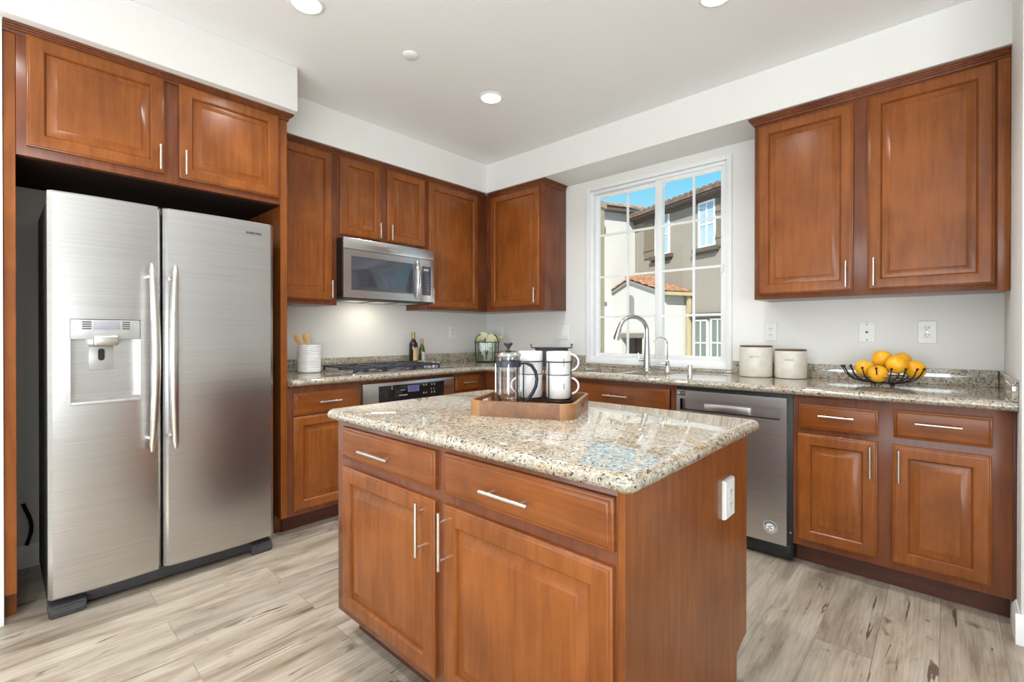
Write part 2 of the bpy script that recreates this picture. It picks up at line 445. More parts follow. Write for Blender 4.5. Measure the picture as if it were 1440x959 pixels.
# baseboards
def baseboard(name, poly_pts, nrm):
    bm = new(); p0, p1 = Vector(poly_pts[0]), Vector(poly_pts[1]); n = Vector(nrm)
    prof = [(0, 0), (.014, 0), (.014, .085), (.011, .092), (.011, .10), (.006, .108), (.004, .114), (0, .114)]
    ring_loft(bm, [[p + n*a + Vector((0, 0, z)) for a, z in prof] for p in (p0, p1)])
    struct(name, bm, M['trim'])
baseboard('baseboard_near_left', [(.612, YF, 0), (.612, -3.345, 0)], (1, 0, 0))
baseboard('baseboard_right', [(3.647, -.545, 0), (3.647, -.735, 0)], (-1, 0, 0))
baseboard('baseboard_right_end', [(3.633, -.735, 0), (3.80, -.735, 0)], (0, -1, 0))
baseboard('baseboard_left', [(0, -3.30, 0), (0, -2.26, 0)], (1, 0, 0))

# ------------------------------------------------------------------ window
win = thing('window_1', '', '', (1.782, 0, WZ0)); del win['label']; del win['category']; win['kind'] = 'structure'
def frame4(bm, x0, x1, z0, z1, t, y0, y1, bev=.003):
    box(bm, x0, x0+t, y0, y1, z0, z1, bev); box(bm, x1-t, x1, y0, y1, z0, z1, bev)
    box(bm, x0+t, x1-t, y0, y1, z0, z0+t, bev); box(bm, x0+t, x1-t, y0, y1, z1-t, z1, bev)
bm = new(); frame4(bm, WX0-.002, WX1+.002, WZ0-.002, WZ1+.002, .034, -.016, .09); obj('window_frame', bm, M['vinyl'], win)
bm = new(); frame4(bm, WX0+.032, WX1-.032, WZ0+.030, WZ1-.034, .024, .004, .08); obj('inner_frame', bm, M['vinyl'], win)
SX0, SX1, SZ0, SZ1 = 1.256, 2.308, .992, 2.340
XM = 1.832
def sash(x0, x1, y0, y1, tl, tr, cols, rows):
    bm = new()
    box(bm, x0, x0+tl, y0, y1, SZ0, SZ1, .003); box(bm, x1-tr, x1, y0, y1, SZ0, SZ1, .003)
    box(bm, x0+tl, x1-tr, y0, y1, SZ0, SZ0+.030, .003); box(bm, x0+tl, x1-tr, y0, y1, SZ1-.030, SZ1, .003)
    s = obj('sash', bm, M['vinyl'], win)
    a, b = x0+tl, x1-tr; ym = (y0+y1)/2
    bm = new(); box(bm, a-.004, b+.004, ym-.003, ym+.003, SZ0+.026, SZ1-.026); obj('pane', bm, M['pane'], s)
    bm = new()
    for c in cols: box(bm, c-.008, c+.008, ym-.007, ym+.007, SZ0+.03, SZ1-.03)
    for z in rows: box(bm, a, b, ym-.0068, ym+.0068, z-.008, z+.008)
    obj('glazing_bars', bm, M['vinyl'], s)
    return s
sash(SX0, XM+.022, .045, .072, .034, .044, (1.550,), (1.320, 1.652, 1.998))
sr = sash(XM-.030, SX1, .012, .040, .056, .022, (2.095,), (1.315, 1.650, 1.990))
bm = new(); box(bm, 2.289, 2.303, .0, .014, 1.60, 1.66, .003); obj('latch', bm, M['vinyl'], sr)

# ------------------------------------------------------------------ ceiling fittings
LAMPS = [((1.25, -2.39), 'round recessed ceiling light above the fridge side, at the top edge left of centre'),
         ((1.257, -1.195), 'round recessed ceiling light nearest the corner cabinets, right of the small ceiling disc'),
         ((2.666, -1.165), 'round recessed ceiling light cut by the top edge, right of centre')]
def ceiling_lamp(x, y, label):
    t = thing('recessed_light', label, 'light', (x, y, CE), 0, 'recessed ceiling lights') if label else None
    if label:
        bm = new(); lathe(bm, [(.062, -.0045), (.064, -.008), (.074, -.006), (.081, -.0015), (.081, -.0003), (.062, -.0003)], (x, y, CE), 40, False, False); obj('trim_ring', bm, M['trim'], t)
        bm = new(); lathe(bm, [(.0605, -.0006), (.0605, -.0050), (.045, -.0062), (.02, -.0068)], (x, y, CE), 40); obj('lens', bm, M_lens, t)
    l = light('downlight', 'AREA', (x, y, CE-.012), 8.6, (.98, .99, 1), .12, look=(0, 0, -1), spread=2.3)
M_lens = pm('lamp_lens', (.9, .9, .88), .5, emit=(1, .97, .92), es=6.0)
for (x, y), lb in LAMPS: ceiling_lamp(x, y, lb)
for x, y in ((2.666, -2.39), (1.25, -3.60), (2.666, -3.60)): ceiling_lamp(x, y, None)   # unseen downlights assumed on the same grid, added to light the room from above
bm = new(); lathe(bm, [(.040, -.0003), (.040, -.006), (.034, -.011), (.012, -.013)], (1.264, -1.826, CE), 36)
tag(recenter(obj('ceiling_disc', bm, M['trim']), (1.264, -1.826, CE)), 'small white round sprinkler cover on the ceiling between the two recessed lights', 'sprinkler cover')

# ================================================================== UPPER CABINETS
UD = .3024; UB = 1.378; UT = 2.4575
def crown(parent, side, u0, u1, w, ret0=False, ret1=False, wback=.02, mitre1=None):
    bm = new()
    for (z0, z1, p_) in ((2.418, 2.4320, .008), (2.4320, 2.4400, .014), (2.4400, 2.4480, .021), (2.4480, UT, .029)):
        a = u0 - (p_ if ret0 else 0); b = u1 + (p_ if ret1 else 0)
        if mitre1 is not None: b = u1 - p_ if mitre1 < 0 else b
        sbox(bm, side, a, b, wback, w+p_, z0, z1, .0012)
    return obj('crown_moulding', bm, M['wood_frame'], parent)
def carcass(parent, side, u0, u1, w, z0, z1, name='carcass', stile=None, under=True):
    bm = new(); sbox(bm, side, u0, u1, .002, w, z0, z1, .0015); return obj(name, bm, M['wood_frame'], parent)

# cabinet left of microwave
c = thing('wall_cabinet', 'tall single-door cherry wall cabinet between the fridge surround and the microwave', 'cabinet', (0, -1.98, UB), 0, 'cherry wall cabinets')
carcass(c, 'A', -2.212, -1.7595, UD, UB, UT-.012); crown(c, 'A', -2.212, -1.7595, UD)
door(c, 'A', -2.195, -1.797, UB+.03, 2.422, UD, -1.812, (1.425, 1.545))
# over microwave
c = thing('wall_cabinet', 'short two-door cherry wall cabinet directly above the microwave', 'cabinet', (0, -1.367, 1.848), 0, 'cherry wall cabinets')
carcass(c, 'A', -1.7585, -.9765, UD, 1.8485, UT-.012); crown(c, 'A', -1.7585, -.9765, UD)
door(c, 'A', -1.740, -1.417, 1.876, 2.422, UD, -1.437, (1.888, 2.000))
door(c, 'A', -1.362, -1.012, 1.878, 2.422, UD, -1.338, (1.888, 2.000))
# right of microwave to the corner
c = thing('wall_cabinet', 'single-door cherry wall cabinet between the microwave and the room corner', 'cabinet', (0, -.64, UB), 0, 'cherry wall cabinets')
carcass(c, 'A', -.9755, -.3035, UD, UB, UT-.012); crown(c, 'A', -.9755, -.345, UD)
bm = new(); tube(bm, [(0, 0, 0), (0, 0, .01)], .001); bm.free()
door(c, 'A', -.970, -.424, UB+.022, 2.418, UD, -.950, (1.425, 1.545))
# corner on the window wall
c = thing('wall_cabinet', 'single-door cherry corner wall cabinet left of the window', 'cabinet', (.5, 0, UB), 0, 'cherry wall cabinets')
carcass(c, 'B', .004, .985, UD, UB, UT-.012); crown(c, 'B', .335, .985, UD, False, True)
door(c, 'B', .368, .938, UB+.040, 2.414, UD, .905, (1.440, 1.565))
# right of the window
c = thing('wall_cabinet', 'wide two-door cherry wall cabinet right of the window above the oranges', 'cabinet', (3.1, 0, 1.385), 0, 'cherry wall cabinets')
carcass(c, 'B', 2.588, 3.645, UD, 1.383, UT-.012); crown(c, 'B', 2.588, 3.645, UD, True, False)
bm = new(); box(bm, 3.605, 3.645, -.312, -.3015, 1.374, 2.416, .001); obj('filler_strip', bm, M['wood'], c)
door(c, 'B', 2.612, 3.072, 1.410, 2.400, UD, 3.043, (1.428, 1.565))
door(c, 'B', 3.132, 3.596, 1.407, 2.408, UD, 3.160, (1.428, 1.570))

# ------------------------------------------------------------------ fridge surround
FX = .602
c = thing('over_fridge_cabinet', 'deep two-door cherry cabinet above the steel fridge', 'cabinet', (0, -2.78, 1.92))
bm = new(); sbox(bm, 'A', -3.3065, -2.2555, .002, FX, 1.924, UT-.012, .0015); obj('carcass', bm, M['wood_frame'], c)
crown(c, 'A', -3.343, -2.216, FX, False, True)
bm = new(); sbox(bm, 'A', -3.305, -2.257, .004, FX-.02, 1.918, 1.9238); obj('shade_sheet', bm, M['cab_shade'], c)  # dark sheet added below the carcass as painted shade above the fridge
door(c, 'A', -3.277, -2.803, 1.964, 2.428, FX, -2.826, (1.972, 2.092))
door(c, 'A', -2.744, -2.268, 1.958, 2.428, FX, -2.722, (1.972, 2.092))
def tall_panel(y0, y1, label, tx):
    bm = new()
    poly = [(.002, y0, 0), (tx, y0, 0), (tx, y0, .108), (FX, y0, .108), (FX, y0, 2.417), (.002, y0, 2.417)]
    prism(bm, poly, (0, y1-y0, 0)); bmesh.ops.bevel(bm, geom=[e for e in bm.edges], offset=.001, segments=1, affect='EDGES')
    tag(recenter(obj('tall_side_panel', bm, M['wood'], smooth=20), ((.3, (y0+y1)/2, 0))), label, 'panel', 'tall panels beside the fridge')
tall_panel(-3.343, -3.3075, 'tall cherry side panel at the far left edge, left of the fridge', .545)
tall_panel(-2.2545, -2.2170, 'tall cherry side panel right of the fridge, against the drawer unit', .505)

# ------------------------------------------------------------------ fridge
fr = thing('refrigerator', 'stainless side-by-side refrigerator with ice and water dispenser in its left door', 'refrigerator', (.4, -2.781, 0))
FY0, FYM, FY1 = -3.222, -2.8375, -2.340
FZ0, FZ1 = .083, 1.772
bm = new(); box(bm, .045, .655, FY0+.004, FY1-.004, .03, 1.752, .004); obj('case', bm, M['case'], fr)
for yy in (FY0+.09, FY1-.09):
    bm = new(); box(bm, .10, .66, yy-.03, yy+.03, 1.753, 1.768, .003); obj('hinge_cover', bm, M['graphite'], fr)
def bow(y, y0, y1):
    s = (y-(y0+y1)/2)/((y1-y0)/2); e = max(0, abs(s)-.93)/.07
    return .731 + .010*(1-s*s) - .016*e*e
def fridge_door(name, y0, y1, hole=None):
    bm = new()
    ys = [y0 + (y1-y0)*k/28 for k in range(29)]
    zs = [FZ0, FZ0+.006, FZ1-.006, FZ1]
    if hole:
        ys = sorted(set([y for y in ys if all(abs(y-h) > .004 for h in hole[:2])] + list(hole[:2]))); zs = sorted(zs + list(hole[2:]))
    g = [[bm.verts.new((bow(y, y0, y1) - (.005 if z in (FZ0, FZ1) else 0), y, z)) for y in ys] for z in zs]
    for i in range(len(zs)-1):
        for j in range(len(ys)-1):
            if hole and hole[0]-1e-6 <= ys[j] and ys[j+1] <= hole[1]+1e-6 and hole[2]-1e-6 <= zs[i] and zs[i+1] <= hole[3]+1e-6: continue
            bm.faces.new((g[i][j], g[i][j+1], g[i+1][j+1], g[i+1][j]))
    XB = .662
    bk = [bm.verts.new((XB, y0, FZ0)), bm.verts.new((XB, y1, FZ0)), bm.verts.new((XB, y1, FZ1)), bm.verts.new((XB, y0, FZ1))]
    bm.faces.new(bk)
    bm.faces.new([r[0] for r in g] + [bk[3], bk[0]])
    bm.faces.new([r[-1] for r in g][::-1] + [bk[1], bk[2]])
    bm.faces.new(g[0][::-1] + [bk[0], bk[1]]); bm.faces.new(g[-1] + [bk[2], bk[3]])
    return obj(name, bm, M['steel'], fr, smooth=30)
HY0, HY1, HZ0, HZ1 = -3.155, -2.921, .880, 1.244
fd = fridge_door('freezer_door', FY0, FYM-.004, (HY0, HY1, HZ0, HZ1))
rd = fridge_door('fridge_door', FYM+.004, FY1)
# dispenser
XI = .668; XF = .7335
bm = new()
def quad(bm, *p): bm.faces.new([bm.verts.new(q) for q in p])
HZM = 1.158
quad(bm, (XI, HY0, HZ0), (XI, HY1, HZ0), (XI, HY1, HZM), (XI, HY0, HZM))
for ya in (HY0, HY1): quad(bm, (XI, ya, HZ0), (.741, ya, HZ0), (.741, ya, HZM), (XI, ya, HZM))
quad(bm, (XI, HY0, HZ0+.02), (XI, HY1, HZ0+.02), (.741, HY1, HZ0+.012), (.741, HY0, HZ0+.012))
quad(bm, (XI, HY0, HZM), (XI, HY1, HZM), (.741, HY1, HZM), (.741, HY0, HZM))
obj('dispenser_recess', bm, M['steel'], fd)
bm = new(); box(bm, XI+.001, .7385, HY0+.001, HY1-.001, HZM, HZ1-.002, .003)
dp = obj('dispenser_panel', bm, M['lightgrey'], fd)
bm = new(); box(bm, .737, .7395, -3.082, -2.992, 1.200, 1.236, .0008); obj('display', bm, M['lcd'], fd)
for ya, yb in ((-3.118, -3.088), (-2.985, -2.958)):
    bm = new()
    for k in range(4): box(bm, .737, .7392, ya, yb, 1.201+.0095*k, 1.206+.0095*k)
    obj('button_legend', bm, M['graphite'], fd)
bm = new(); box(bm, XI+.002, .752, -3.083, -2.996, 1.130, 1.176, .010, 3); obj('spout_housing', bm, M['nickel'], fd)
bm = new(); box(bm, XI+.0012, .684, -3.092, -3.010, 1.022, 1.128, .004); obj('dispenser_paddle', bm, M['lightgrey'], fd)
bm = new(); ring_loft(bm, [[Vector((x, -3.050+p.x, 1.090+p.y)) for p in rrect(.022, .052, .0105, 6)] for x in (.6835, .687)]); obj('sensor_window', bm, M['black'], fd)
bm = new(); box(bm, .690, .747, HY0+.001, HY1-.001, HZ0+.001, HZ0+.0125, .003); obj('drip_tray', bm, M['lightgrey'], fd)
def fridge_handle(parent, y, sgn):
    bm = new(); rings = []; N = 26
    z0, z1 = .648, 1.500
    for k in range(N+1):
        f = k/N; z = z0+(z1-z0)*f; s = 2*f-1
        x = .790 + .018*(1-s*s)
        yy = y + sgn*.012*(1-s*s) - sgn*.006
        wd = .0185*(1-.40*s*s); dp_ = .015*(1-.35*s*s)
        if k in (0, N): wd *= .5; dp_ *= .5
        rings.append([Vector((x+dp_*math.cos(2*PI*q/14), yy+wd*math.sin(2*PI*q/14), z)) for q in range(14)])
    ring_loft(bm, rings)
    for z in (.70, 1.445): tube(bm, [(.732, y, z), (.795, y, z)], .009, 10)
    obj('handle', bm, M['nickel'], parent)
fridge_handle(fd, -2.882, 1); fridge_handle(rd, -2.804, -1)
obj('logo', text_bm('SAMSUNG', .0165, Matrix(((-.048, 0, 1, .7384), (1, 0, .048, -2.443), (0, 1, 0, 1.7105), (0, 0, 0, 1))), .0012, .0004), M['ink'], rd, smooth=0)
bm = new(); box(bm, .55, .668, FY0+.02, FY1-.02, .012, .070, .004); obj('kick_grille', bm, M['graphite'], fr)
for y0, y1 in ((FY0+.002, FY0+.118), (FY1-.105, FY1-.003)):
    bm = new(); prism(bm, [(.60, y0, 0), (.712, y0, 0), (.722, y0, .012), (.715, y0, .045), (.690, y0, .058), (.60, y0, .058)], (0, y1-y0, 0))
    bmesh.ops.bevel(bm, geom=list(bm.edges), offset=.006, segments=2, affect='EDGES')
    obj('foot', bm, M['graphite'], fr)
# cord and dark floor mat end beside the fridge
bm = new(); tube(bm, [(.03+.0*k, -3.262+.018*math.sin(k*.55), .12+.03*k) for k in range(8)], .008, 8)
tag(recenter(obj('power_cord', bm, M['black']), (.03, -3.262, .1)), 'black power cord hanging in the gap left of the fridge', 'cord')

# ------------------------------------------------------------------ microwave
mw = thing('microwave', 'stainless over-range microwave with dark window under the short wall cabinet', 'microwave', (.2, -1.377, 1.43))
Y0, Y1, Z0, Z1 = -1.7565, -.9785, 1.432, 1.8465
Y1 = -.982
bm = new(); box(bm, .004, .372, Y0, Y1, Z0+.006, Z1, .003); obj('case', bm, M['black'], mw)
bm = new(); box(bm, .050, .375, Y0+.01, Y1-.01, Z0-.012, Z0+.006, .004); b_ = obj('underside', bm, M['graphite'], mw)
bm = new()
for q in range(3): box(bm, .12, .30, Y0+.09+q*.22, Y0+.24+q*.22, Z0-.015, Z0-.0115, .001)
obj('grease_filter', bm, M['nickel'], mw)
bm = new(); box(bm, .373, .392, Y0, Y1, 1.769, Z1, .003); vb = obj('vent_panel', bm, M['steel'], mw)
obj('logo', text_bm('Whirlpool', .018, face_x(.3922, -1.36, 1.80), .0003), M['lightgrey'], vb, smooth=0)
YD = -1.122
def framed_panel(x0, x1, y0, y1, z0, z1, hy0, hy1, hz0, hz1):
    bm = new()
    for a in ((y0, hy0, z0, z1), (hy1, y1, z0, z1), (hy0, hy1, z0, hz0), (hy0, hy1, hz1, z1)): box(bm, x0, x1, a[0], a[1], a[2], a[3])
    bmesh.ops.remove_doubles(bm, verts=bm.verts, dist=1e-5)
    return bm
bm = framed_panel(.373, .392, Y0, YD-.001, Z0, 1.766, -1.698, -1.182, 1.487, 1.721); md = obj('door', bm, M['steel'], mw)
bm = new(); ring_loft(bm, [[Vector((x, -1.44+p.x, 1.604+p.y)) for p in rrect(.518-i, .236-i, .014, 5)] for x, i in ((.3735, 0), (.3885, 0), (.3895, .004))]); obj('window', bm, M['mw_glass'], md)
bm = new(); rings = []
for k in range(17):
    s = k/8-1; z = 1.596+.150*s; x = .400+.030*(1-s*s); y = -1.150
    wd = .0075+.011*(1-s*s)
    rings.append([Vector((x+.007*math.cos(2*PI*q/12), y+wd*math.sin(2*PI*q/12), z)) for q in range(12)])
ring_loft(bm, rings)
for z in (1.462, 1.730): tube(bm, [(.388, -1.150, z), (.412, -1.150, z)], .006, 8)
obj('handle', bm, M['chrome'], md)
bm = new(); box(bm, .373, .392, YD+.001, Y1, Z0, 1.766, .002); cp = obj('control_panel', bm, M['steel'], mw)
bm = new(); box(bm, .3915, .3935, -1.099, -1.014, 1.484, 1.712, .0008); obj('keypad', bm, M['mw_glass'], cp)
bm = new(); box(bm, .3935, .3942, -1.083, -1.036, 1.676, 1.692); obj('clock_display', bm, M['lightgrey'], cp)
bm = new()
for r_ in range(7):
    for q in range(3): box(bm, .3935, .3941, -1.090+.025*q, -1.074+.025*q, 1.500+.023*r_, 1.508+.023*r_)
obj('buttons', bm, M['graphite'], cp)
ul = light('cooktop_lamp', 'AREA', (.20, -1.40, 1.414), 1.0, (1, .90, .74), .22, .05, look=(-.15, 0, -1))

# ================================================================== BASE CABINETS
BF = .602
def base(parent, side, u0, u1, toe0=None, toe1=None, w=BF):
    bm = new(); sbox(bm, side, u0, u1, .03, w, .107, .872, .0012); obj('carcass', bm, M['wood_frame'], parent)
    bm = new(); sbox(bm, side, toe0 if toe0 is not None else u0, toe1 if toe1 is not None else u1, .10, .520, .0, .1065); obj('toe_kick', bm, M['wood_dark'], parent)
c = thing('base_cabinet', 'cherry base cabinet with drawer between the fridge panel and the wall oven', 'cabinet', (.3, -1.98, 0), 0, 'cherry base cabinets')
base(c, 'A', -2.2160, -1.7525)
drawer(c, 'A', -2.184, -1.768, .700, .830, BF, (-2.043, -1.905), .768); door(c, 'A', -2.186, -1.770, .135, .690, BF, -1.80, (.50, .65))
c = thing('oven_cabinet', 'cherry cabinet surrounding the under-counter oven below the cooktop', 'cabinet', (.3, -1.36, 0))
bm = new()
for a in ((-1.7515, -1.7465, .107, .872), (-.9655, -.9605, .107, .872), (-1.7465, -.9655, .850, .872)): sbox(bm, 'A', a[0], a[1], .03, BF, a[2], a[3])
obj('carcass', bm, M['wood_frame'], c)
bm = new(); sbox(bm, 'A', -1.7515, -.9605, .10, .520, 0, .1065); obj('toe_kick', bm, M['wood_dark'], c)
c = thing('base_cabinet', 'narrow cherry drawer cabinet between the oven and the inside counter corner', 'cabinet', (.3, -.79, 0), 0, 'cherry base cabinets')
base(c, 'A', -.9595, -.6035)
drawer(c, 'A', -.950, -.690, .735, .850, BF, (-.885, -.752), .795); door(c, 'A', -.950, -.690, .135, .720, BF, -.72, (.55, .68))
c = thing('base_cabinet', 'cherry blind-corner base cabinet left of the sink, mostly behind the tray', 'cabinet', (1.0, -.3, 0), 0, 'cherry base cabinets')
base(c, 'B', .04, 1.4295, .53, 1.4295)
drawer(c, 'B', .70, 1.40, .712, .835, BF); door(c, 'B', .70, 1.04, .135, .695, BF, 1.01, (.50, .65)); door(c, 'B', 1.06, 1.40, .135, .695, BF, 1.09, (.50, .65))
# sink base is hollow so the bowls have room
c = thing('sink_cabinet', 'cherry sink base cabinet under the faucet, left of the dishwasher', 'cabinet', (1.84, -.3, 0))
bm = new()
for a in ((1.4305, 1.446, .03, BF-.02, .107, .872), (2.230, 2.2445, .03, BF-.02, .107, .872), (1.446, 2.230, .03, BF-.02, .107, .125), (1.446, 2.230, .03, .045, .125, .872)): sbox(bm, 'B', *a)
for a in ((1.4305, 1.47, BF-.02, BF, .107, .872), (2.205, 2.2445, BF-.02, BF, .107, .872), (1.47, 2.205, BF-.02, BF, .836, .872), (1.47, 2.205, BF-.02, BF, .107, .15)): sbox(bm, 'B', *a)
obj('carcass', bm, M['wood_frame'], c)
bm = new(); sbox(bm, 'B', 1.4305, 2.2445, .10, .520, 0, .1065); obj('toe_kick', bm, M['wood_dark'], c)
drawer(c, 'B', 1.475, 2.200, .712, .845, BF, (1.755, 1.935), .775)
door(c, 'B', 1.475, 1.832, .135, .695, BF, 1.80, (.50, .65)); door(c, 'B', 1.843, 2.200, .135, .695, BF, 1.872, (.50, .65))
c = thing('base_cabinet', 'two-drawer two-door cherry base cabinet right of the dishwasher', 'cabinet', (3.25, -.3, 0), 0, 'cherry base cabinets')
base(c, 'B', 2.857, 3.636, 2.857, 3.640)
bm = new(); box(bm, 3.6362, 3.646, -.600, -.56, .09, .872, .001); obj('filler_strip', bm, M['wood_dark'], c)
drawer(c, 'B', 2.885, 3.205, .708, .828, BF, (2.972, 3.115), .778); drawer(c, 'B', 3.260, 3.578, .712, .838, BF, (3.335, 3.487), .786)
door(c, 'B', 2.880, 3.202, .140, .680, BF, 3.176, (.515, .660)); door(c, 'B', 3.257, 3.575, .143, .678, BF, 3.279, (.515, .660))

# ------------------------------------------------------------------ oven
ov = thing('wall_oven', 'stainless under-counter oven with black control panel and blue display', 'oven', (.3, -1.356, .11))
OY0, OY1 = -1.7455, -.9665
bm = new(); box(bm, .06, .602, OY0, OY1, .115, .848, .002); obj('case', bm, M['black'], ov)
bm = new(); box(bm, .603, .624, OY0, OY1, .690, .848, .003); cp = obj('control_panel', bm, M['steel'], ov)
bm = new(); box(bm, .6235, .6262, -1.628, -1.070, .700, .826, .001); obj('control_glass', bm, M['black_glass'], cp)
bm = new(); frame4x = [(-1.395, -1.300, .770, .812)]
for a in frame4x:
    box(bm, .6262, .6267, a[0], a[1], a[2], a[2]+.003); box(bm, .6262, .6267, a[0], a[1], a[3]-.003, a[3]); box(bm, .6262, .6267, a[0], a[0]+.003, a[2], a[3]); box(bm, .6262, .6267, a[1]-.003, a[1], a[2], a[3])
obj('display_border', bm, M['lightgrey'], cp)
bm = new(); box(bm, .6262, .6266, -1.391, -1.304, .774, .808); obj('display', bm, M['display'], cp)
legend = [(y, y+.009, z, z+.012) for y in (-1.262, -1.240, -1.190, -1.165) for z in (.802, .745)]
legend += [(y, y+.008, z, z+.010) for y, z in ((-1.53, .797), (-1.53, .812), (-1.195, .770), (-1.170, .768))] + [(-1.455, -1.420, .784, .790), (-1.47, -1.40, .748, .755)]
for a in legend:
    bm = new(); box(bm, .6262, .6266, *a); obj('button_mark', bm, M['lightgrey'], cp)
bm = framed_panel(.603, .634, OY0+.002, OY1-.002, .118, .680, -1.62, -1.09, .26, .54); od = obj('door', bm, M['steel'], ov)
bm = new(); box(bm, .606, .631, -1.619, -1.091, .261, .539, .002); obj('window', bm, M['black_glass'], od)
bm = new(); tube(bm, [(.675, -1.66, .635), (.675, -1.05, .635)], .011, 14)
for y in (-1.62, -1.09): tube(bm, [(.632, y, .635), (.675, y, .635)], .008, 10)
obj('handle', bm, M['nickel'], od)

# ------------------------------------------------------------------ dishwasher
dw = thing('dishwasher', 'stainless dishwasher with pocket handle between the sink cabinet and the right base cabinet', 'dishwasher', (2.55, -.3, 0))
DX0, DX1 = 2.2465, 2.8555
bm = new(); box(bm, DX0, DX1, -.598, -.04, .018, .868, .002); obj('tub', bm, M['black'], dw)
for x_ in (DX0+.05, DX1-.05):
    bm = new(); lathe(bm, [(.018, 0), (.018, .008), (.009, .010), (.009, .02)], (x_, -.52, 0), 16); obj('foot', bm, M['black'], dw)
PX0, PX1, PZ0, PZ1 = 2.275, 2.803, .735, .800
bm = new()
for a in ((DX0+.006, PX0, .092, .850), (PX1, DX1-.022, .092, .850), (PX0, PX1, .092, PZ0), (PX0, PX1, PZ1, .850)): box(bm, a[0], a[1], -.634, -.604, a[2], a[3])
bmesh.ops.remove_doubles(bm, verts=bm.verts, dist=1e-5)
dd = obj('door', bm, M['steel_dw'], dw)
bm = new()
quad(bm, (PX0, -.606, PZ0), (PX1, -.606, PZ0), (PX1, -.606, PZ1), (PX0, -.606, PZ1))
quad(bm, (PX0, -.606, PZ1), (PX1, -.606, PZ1), (PX1, -.634, PZ1), (PX0, -.634, PZ1)); quad(bm, (PX0, -.606, PZ0), (PX1, -.606, PZ0), (PX1, -.634, PZ0), (PX0, -.634, PZ0))
quad(bm, (PX0, -.606, PZ0), (PX0, -.634, PZ0), (PX0, -.634, PZ1), (PX0, -.606, PZ1)); quad(bm, (PX1, -.606, PZ0), (PX1, -.634, PZ0), (PX1, -.634, PZ1), (PX1, -.606, PZ1))
obj('pocket_handle', bm, M['steel_dw'], dd)
bm = new(); box(bm, 2.41, 2.65, -.622, -.608, .7355, .778, .001); obj('handle_bar', bm, M['steel_dw'], dd)
bm = new(); box(bm, 2.252, 2.306, -.6355, -.6335, .818, .846, .0006); bd = obj('badge', bm, M['ink'], dd)
bm = new(); box(bm, 2.256, 2.276, -.6362, -.6355, .824, .841); obj('badge_mark', bm, M['lightgrey'], dd)
obj('badge_lettering', text_bm('1905', .012, face_ny(2.2905, -.6358, .832), .0003), M['lightgrey'], dd, smooth=0)
sx_, sz_ = 2.758, .170
def disc_y(bm, cx, y0, y1, cz, r, n=36):
    ring_loft(bm, [[Vector((cx+r*math.cos(2*PI*k/n), y, cz+r*math.sin(2*PI*k/n))) for k in range(n)] for y in (y0, y1)])
bm = new(); disc_y(bm, sx_, -.6340, -.6348, sz_, .034); obj('round_sticker', bm, M['lightgrey'], dd)
bm = new(); disc_y(bm, sx_, -.6348, -.6352, sz_, .019); obj('sticker_centre', bm, M['plastic'], dd)
bm = new()
for k in range(14):
    a = PI*.12 + k*PI*.76/13; cx_, cz_ = sx_+.0265*math.cos(a), sz_+.0265*math.sin(a)
    box(bm, cx_-.0018, cx_+.0018, -.6353, -.6348, cz_-.003, cz_+.003)
for q in ((-.010, .004, .012, .005), (-.004, -.004, .014, .004), (-.012, -.008, .005, .008), (.003, .009, .008, .004)):
    box(bm, sx_+q[0], sx_+q[0]+q[2], -.6356, -.6352, sz_+q[1]-q[3], sz_+q[1])
obj('sticker_print', bm, M['ink'], dd)
bm = new(); box(bm, DX0+.01, DX1-.01, -.602, -.56, .018, .088, .002); obj('kick_plate', bm, M['black'], dw)
bm = new(); disc_y(bm, DX1-.010, -.602, -.598, .155, .005, 14); obj('screw', bm, M['nickel'], dw)

# ================================================================== WORKTOP
CD = .670; CT = .914; CB = .8735
wt = thing('worktop', 'speckled beige granite worktop running along both walls with low backsplash', 'worktop', (.3, -.3, CT))
prof = [(.045, CT), (.020, CT), (.010, CT-.0025), (.004, CT-.008), (0, CT-.016), (0, CT-.024), (.004, CT-.031), (.012, CT-.037), (.022, CB), (.045, CB)]
bm = new()
YA, XB = -2.2155, 3.646
rings = []
for pth in (0, 1, 2):
    ring = []
    for o_, z in prof:
        d_ = CD-o_
        ring.append(Vector((d_, YA, z)) if pth == 0 else Vector((d_, -d_, z)) if pth == 1 else Vector((XB, -d_, z)))
    rings.append(ring)
ring_loft(bm, rings, True, True)
E0 = CD-.045
# slab behind the edge, with the sink openings left free
S1 = (1.470, 1.790); S2 = (1.835, 2.105); SY0, SY1 = -.555, -.215
for a in ((.001, E0, YA, -E0), (.001, S1[0], -E0, -.001), (S1[1], S2[0], -E0, -.001), (S2[1], XB, -E0, -.001),
          (S1[0], S1[1], -E0, SY0), (S1[0], S1[1], SY1, -.001), (S2[0], S2[1], -E0, SY0), (S2[0], S2[1], SY1, -.001)):
    box(bm, a[0], a[1], a[2], a[3], CB, CT)
obj('slab', bm, M['granite'], wt, smooth=40)
SPL = .998
def splash(x0, x1, y0, y1, z1=SPL):
    bm = new(); box(bm, x0, x1, y0, y1, CT+.0002, z1, .002); obj('backsplash', bm, M['granite'], wt)
splash(.001, .021, YA, -.0215); splash(.001, 1.188, -.021, -.001); splash(1.1885, 2.375, -.030, -.001, .934); splash(2.3755, 3.626, -.021, -.001); splash(3.6262, 3.646, -.662, -.001)

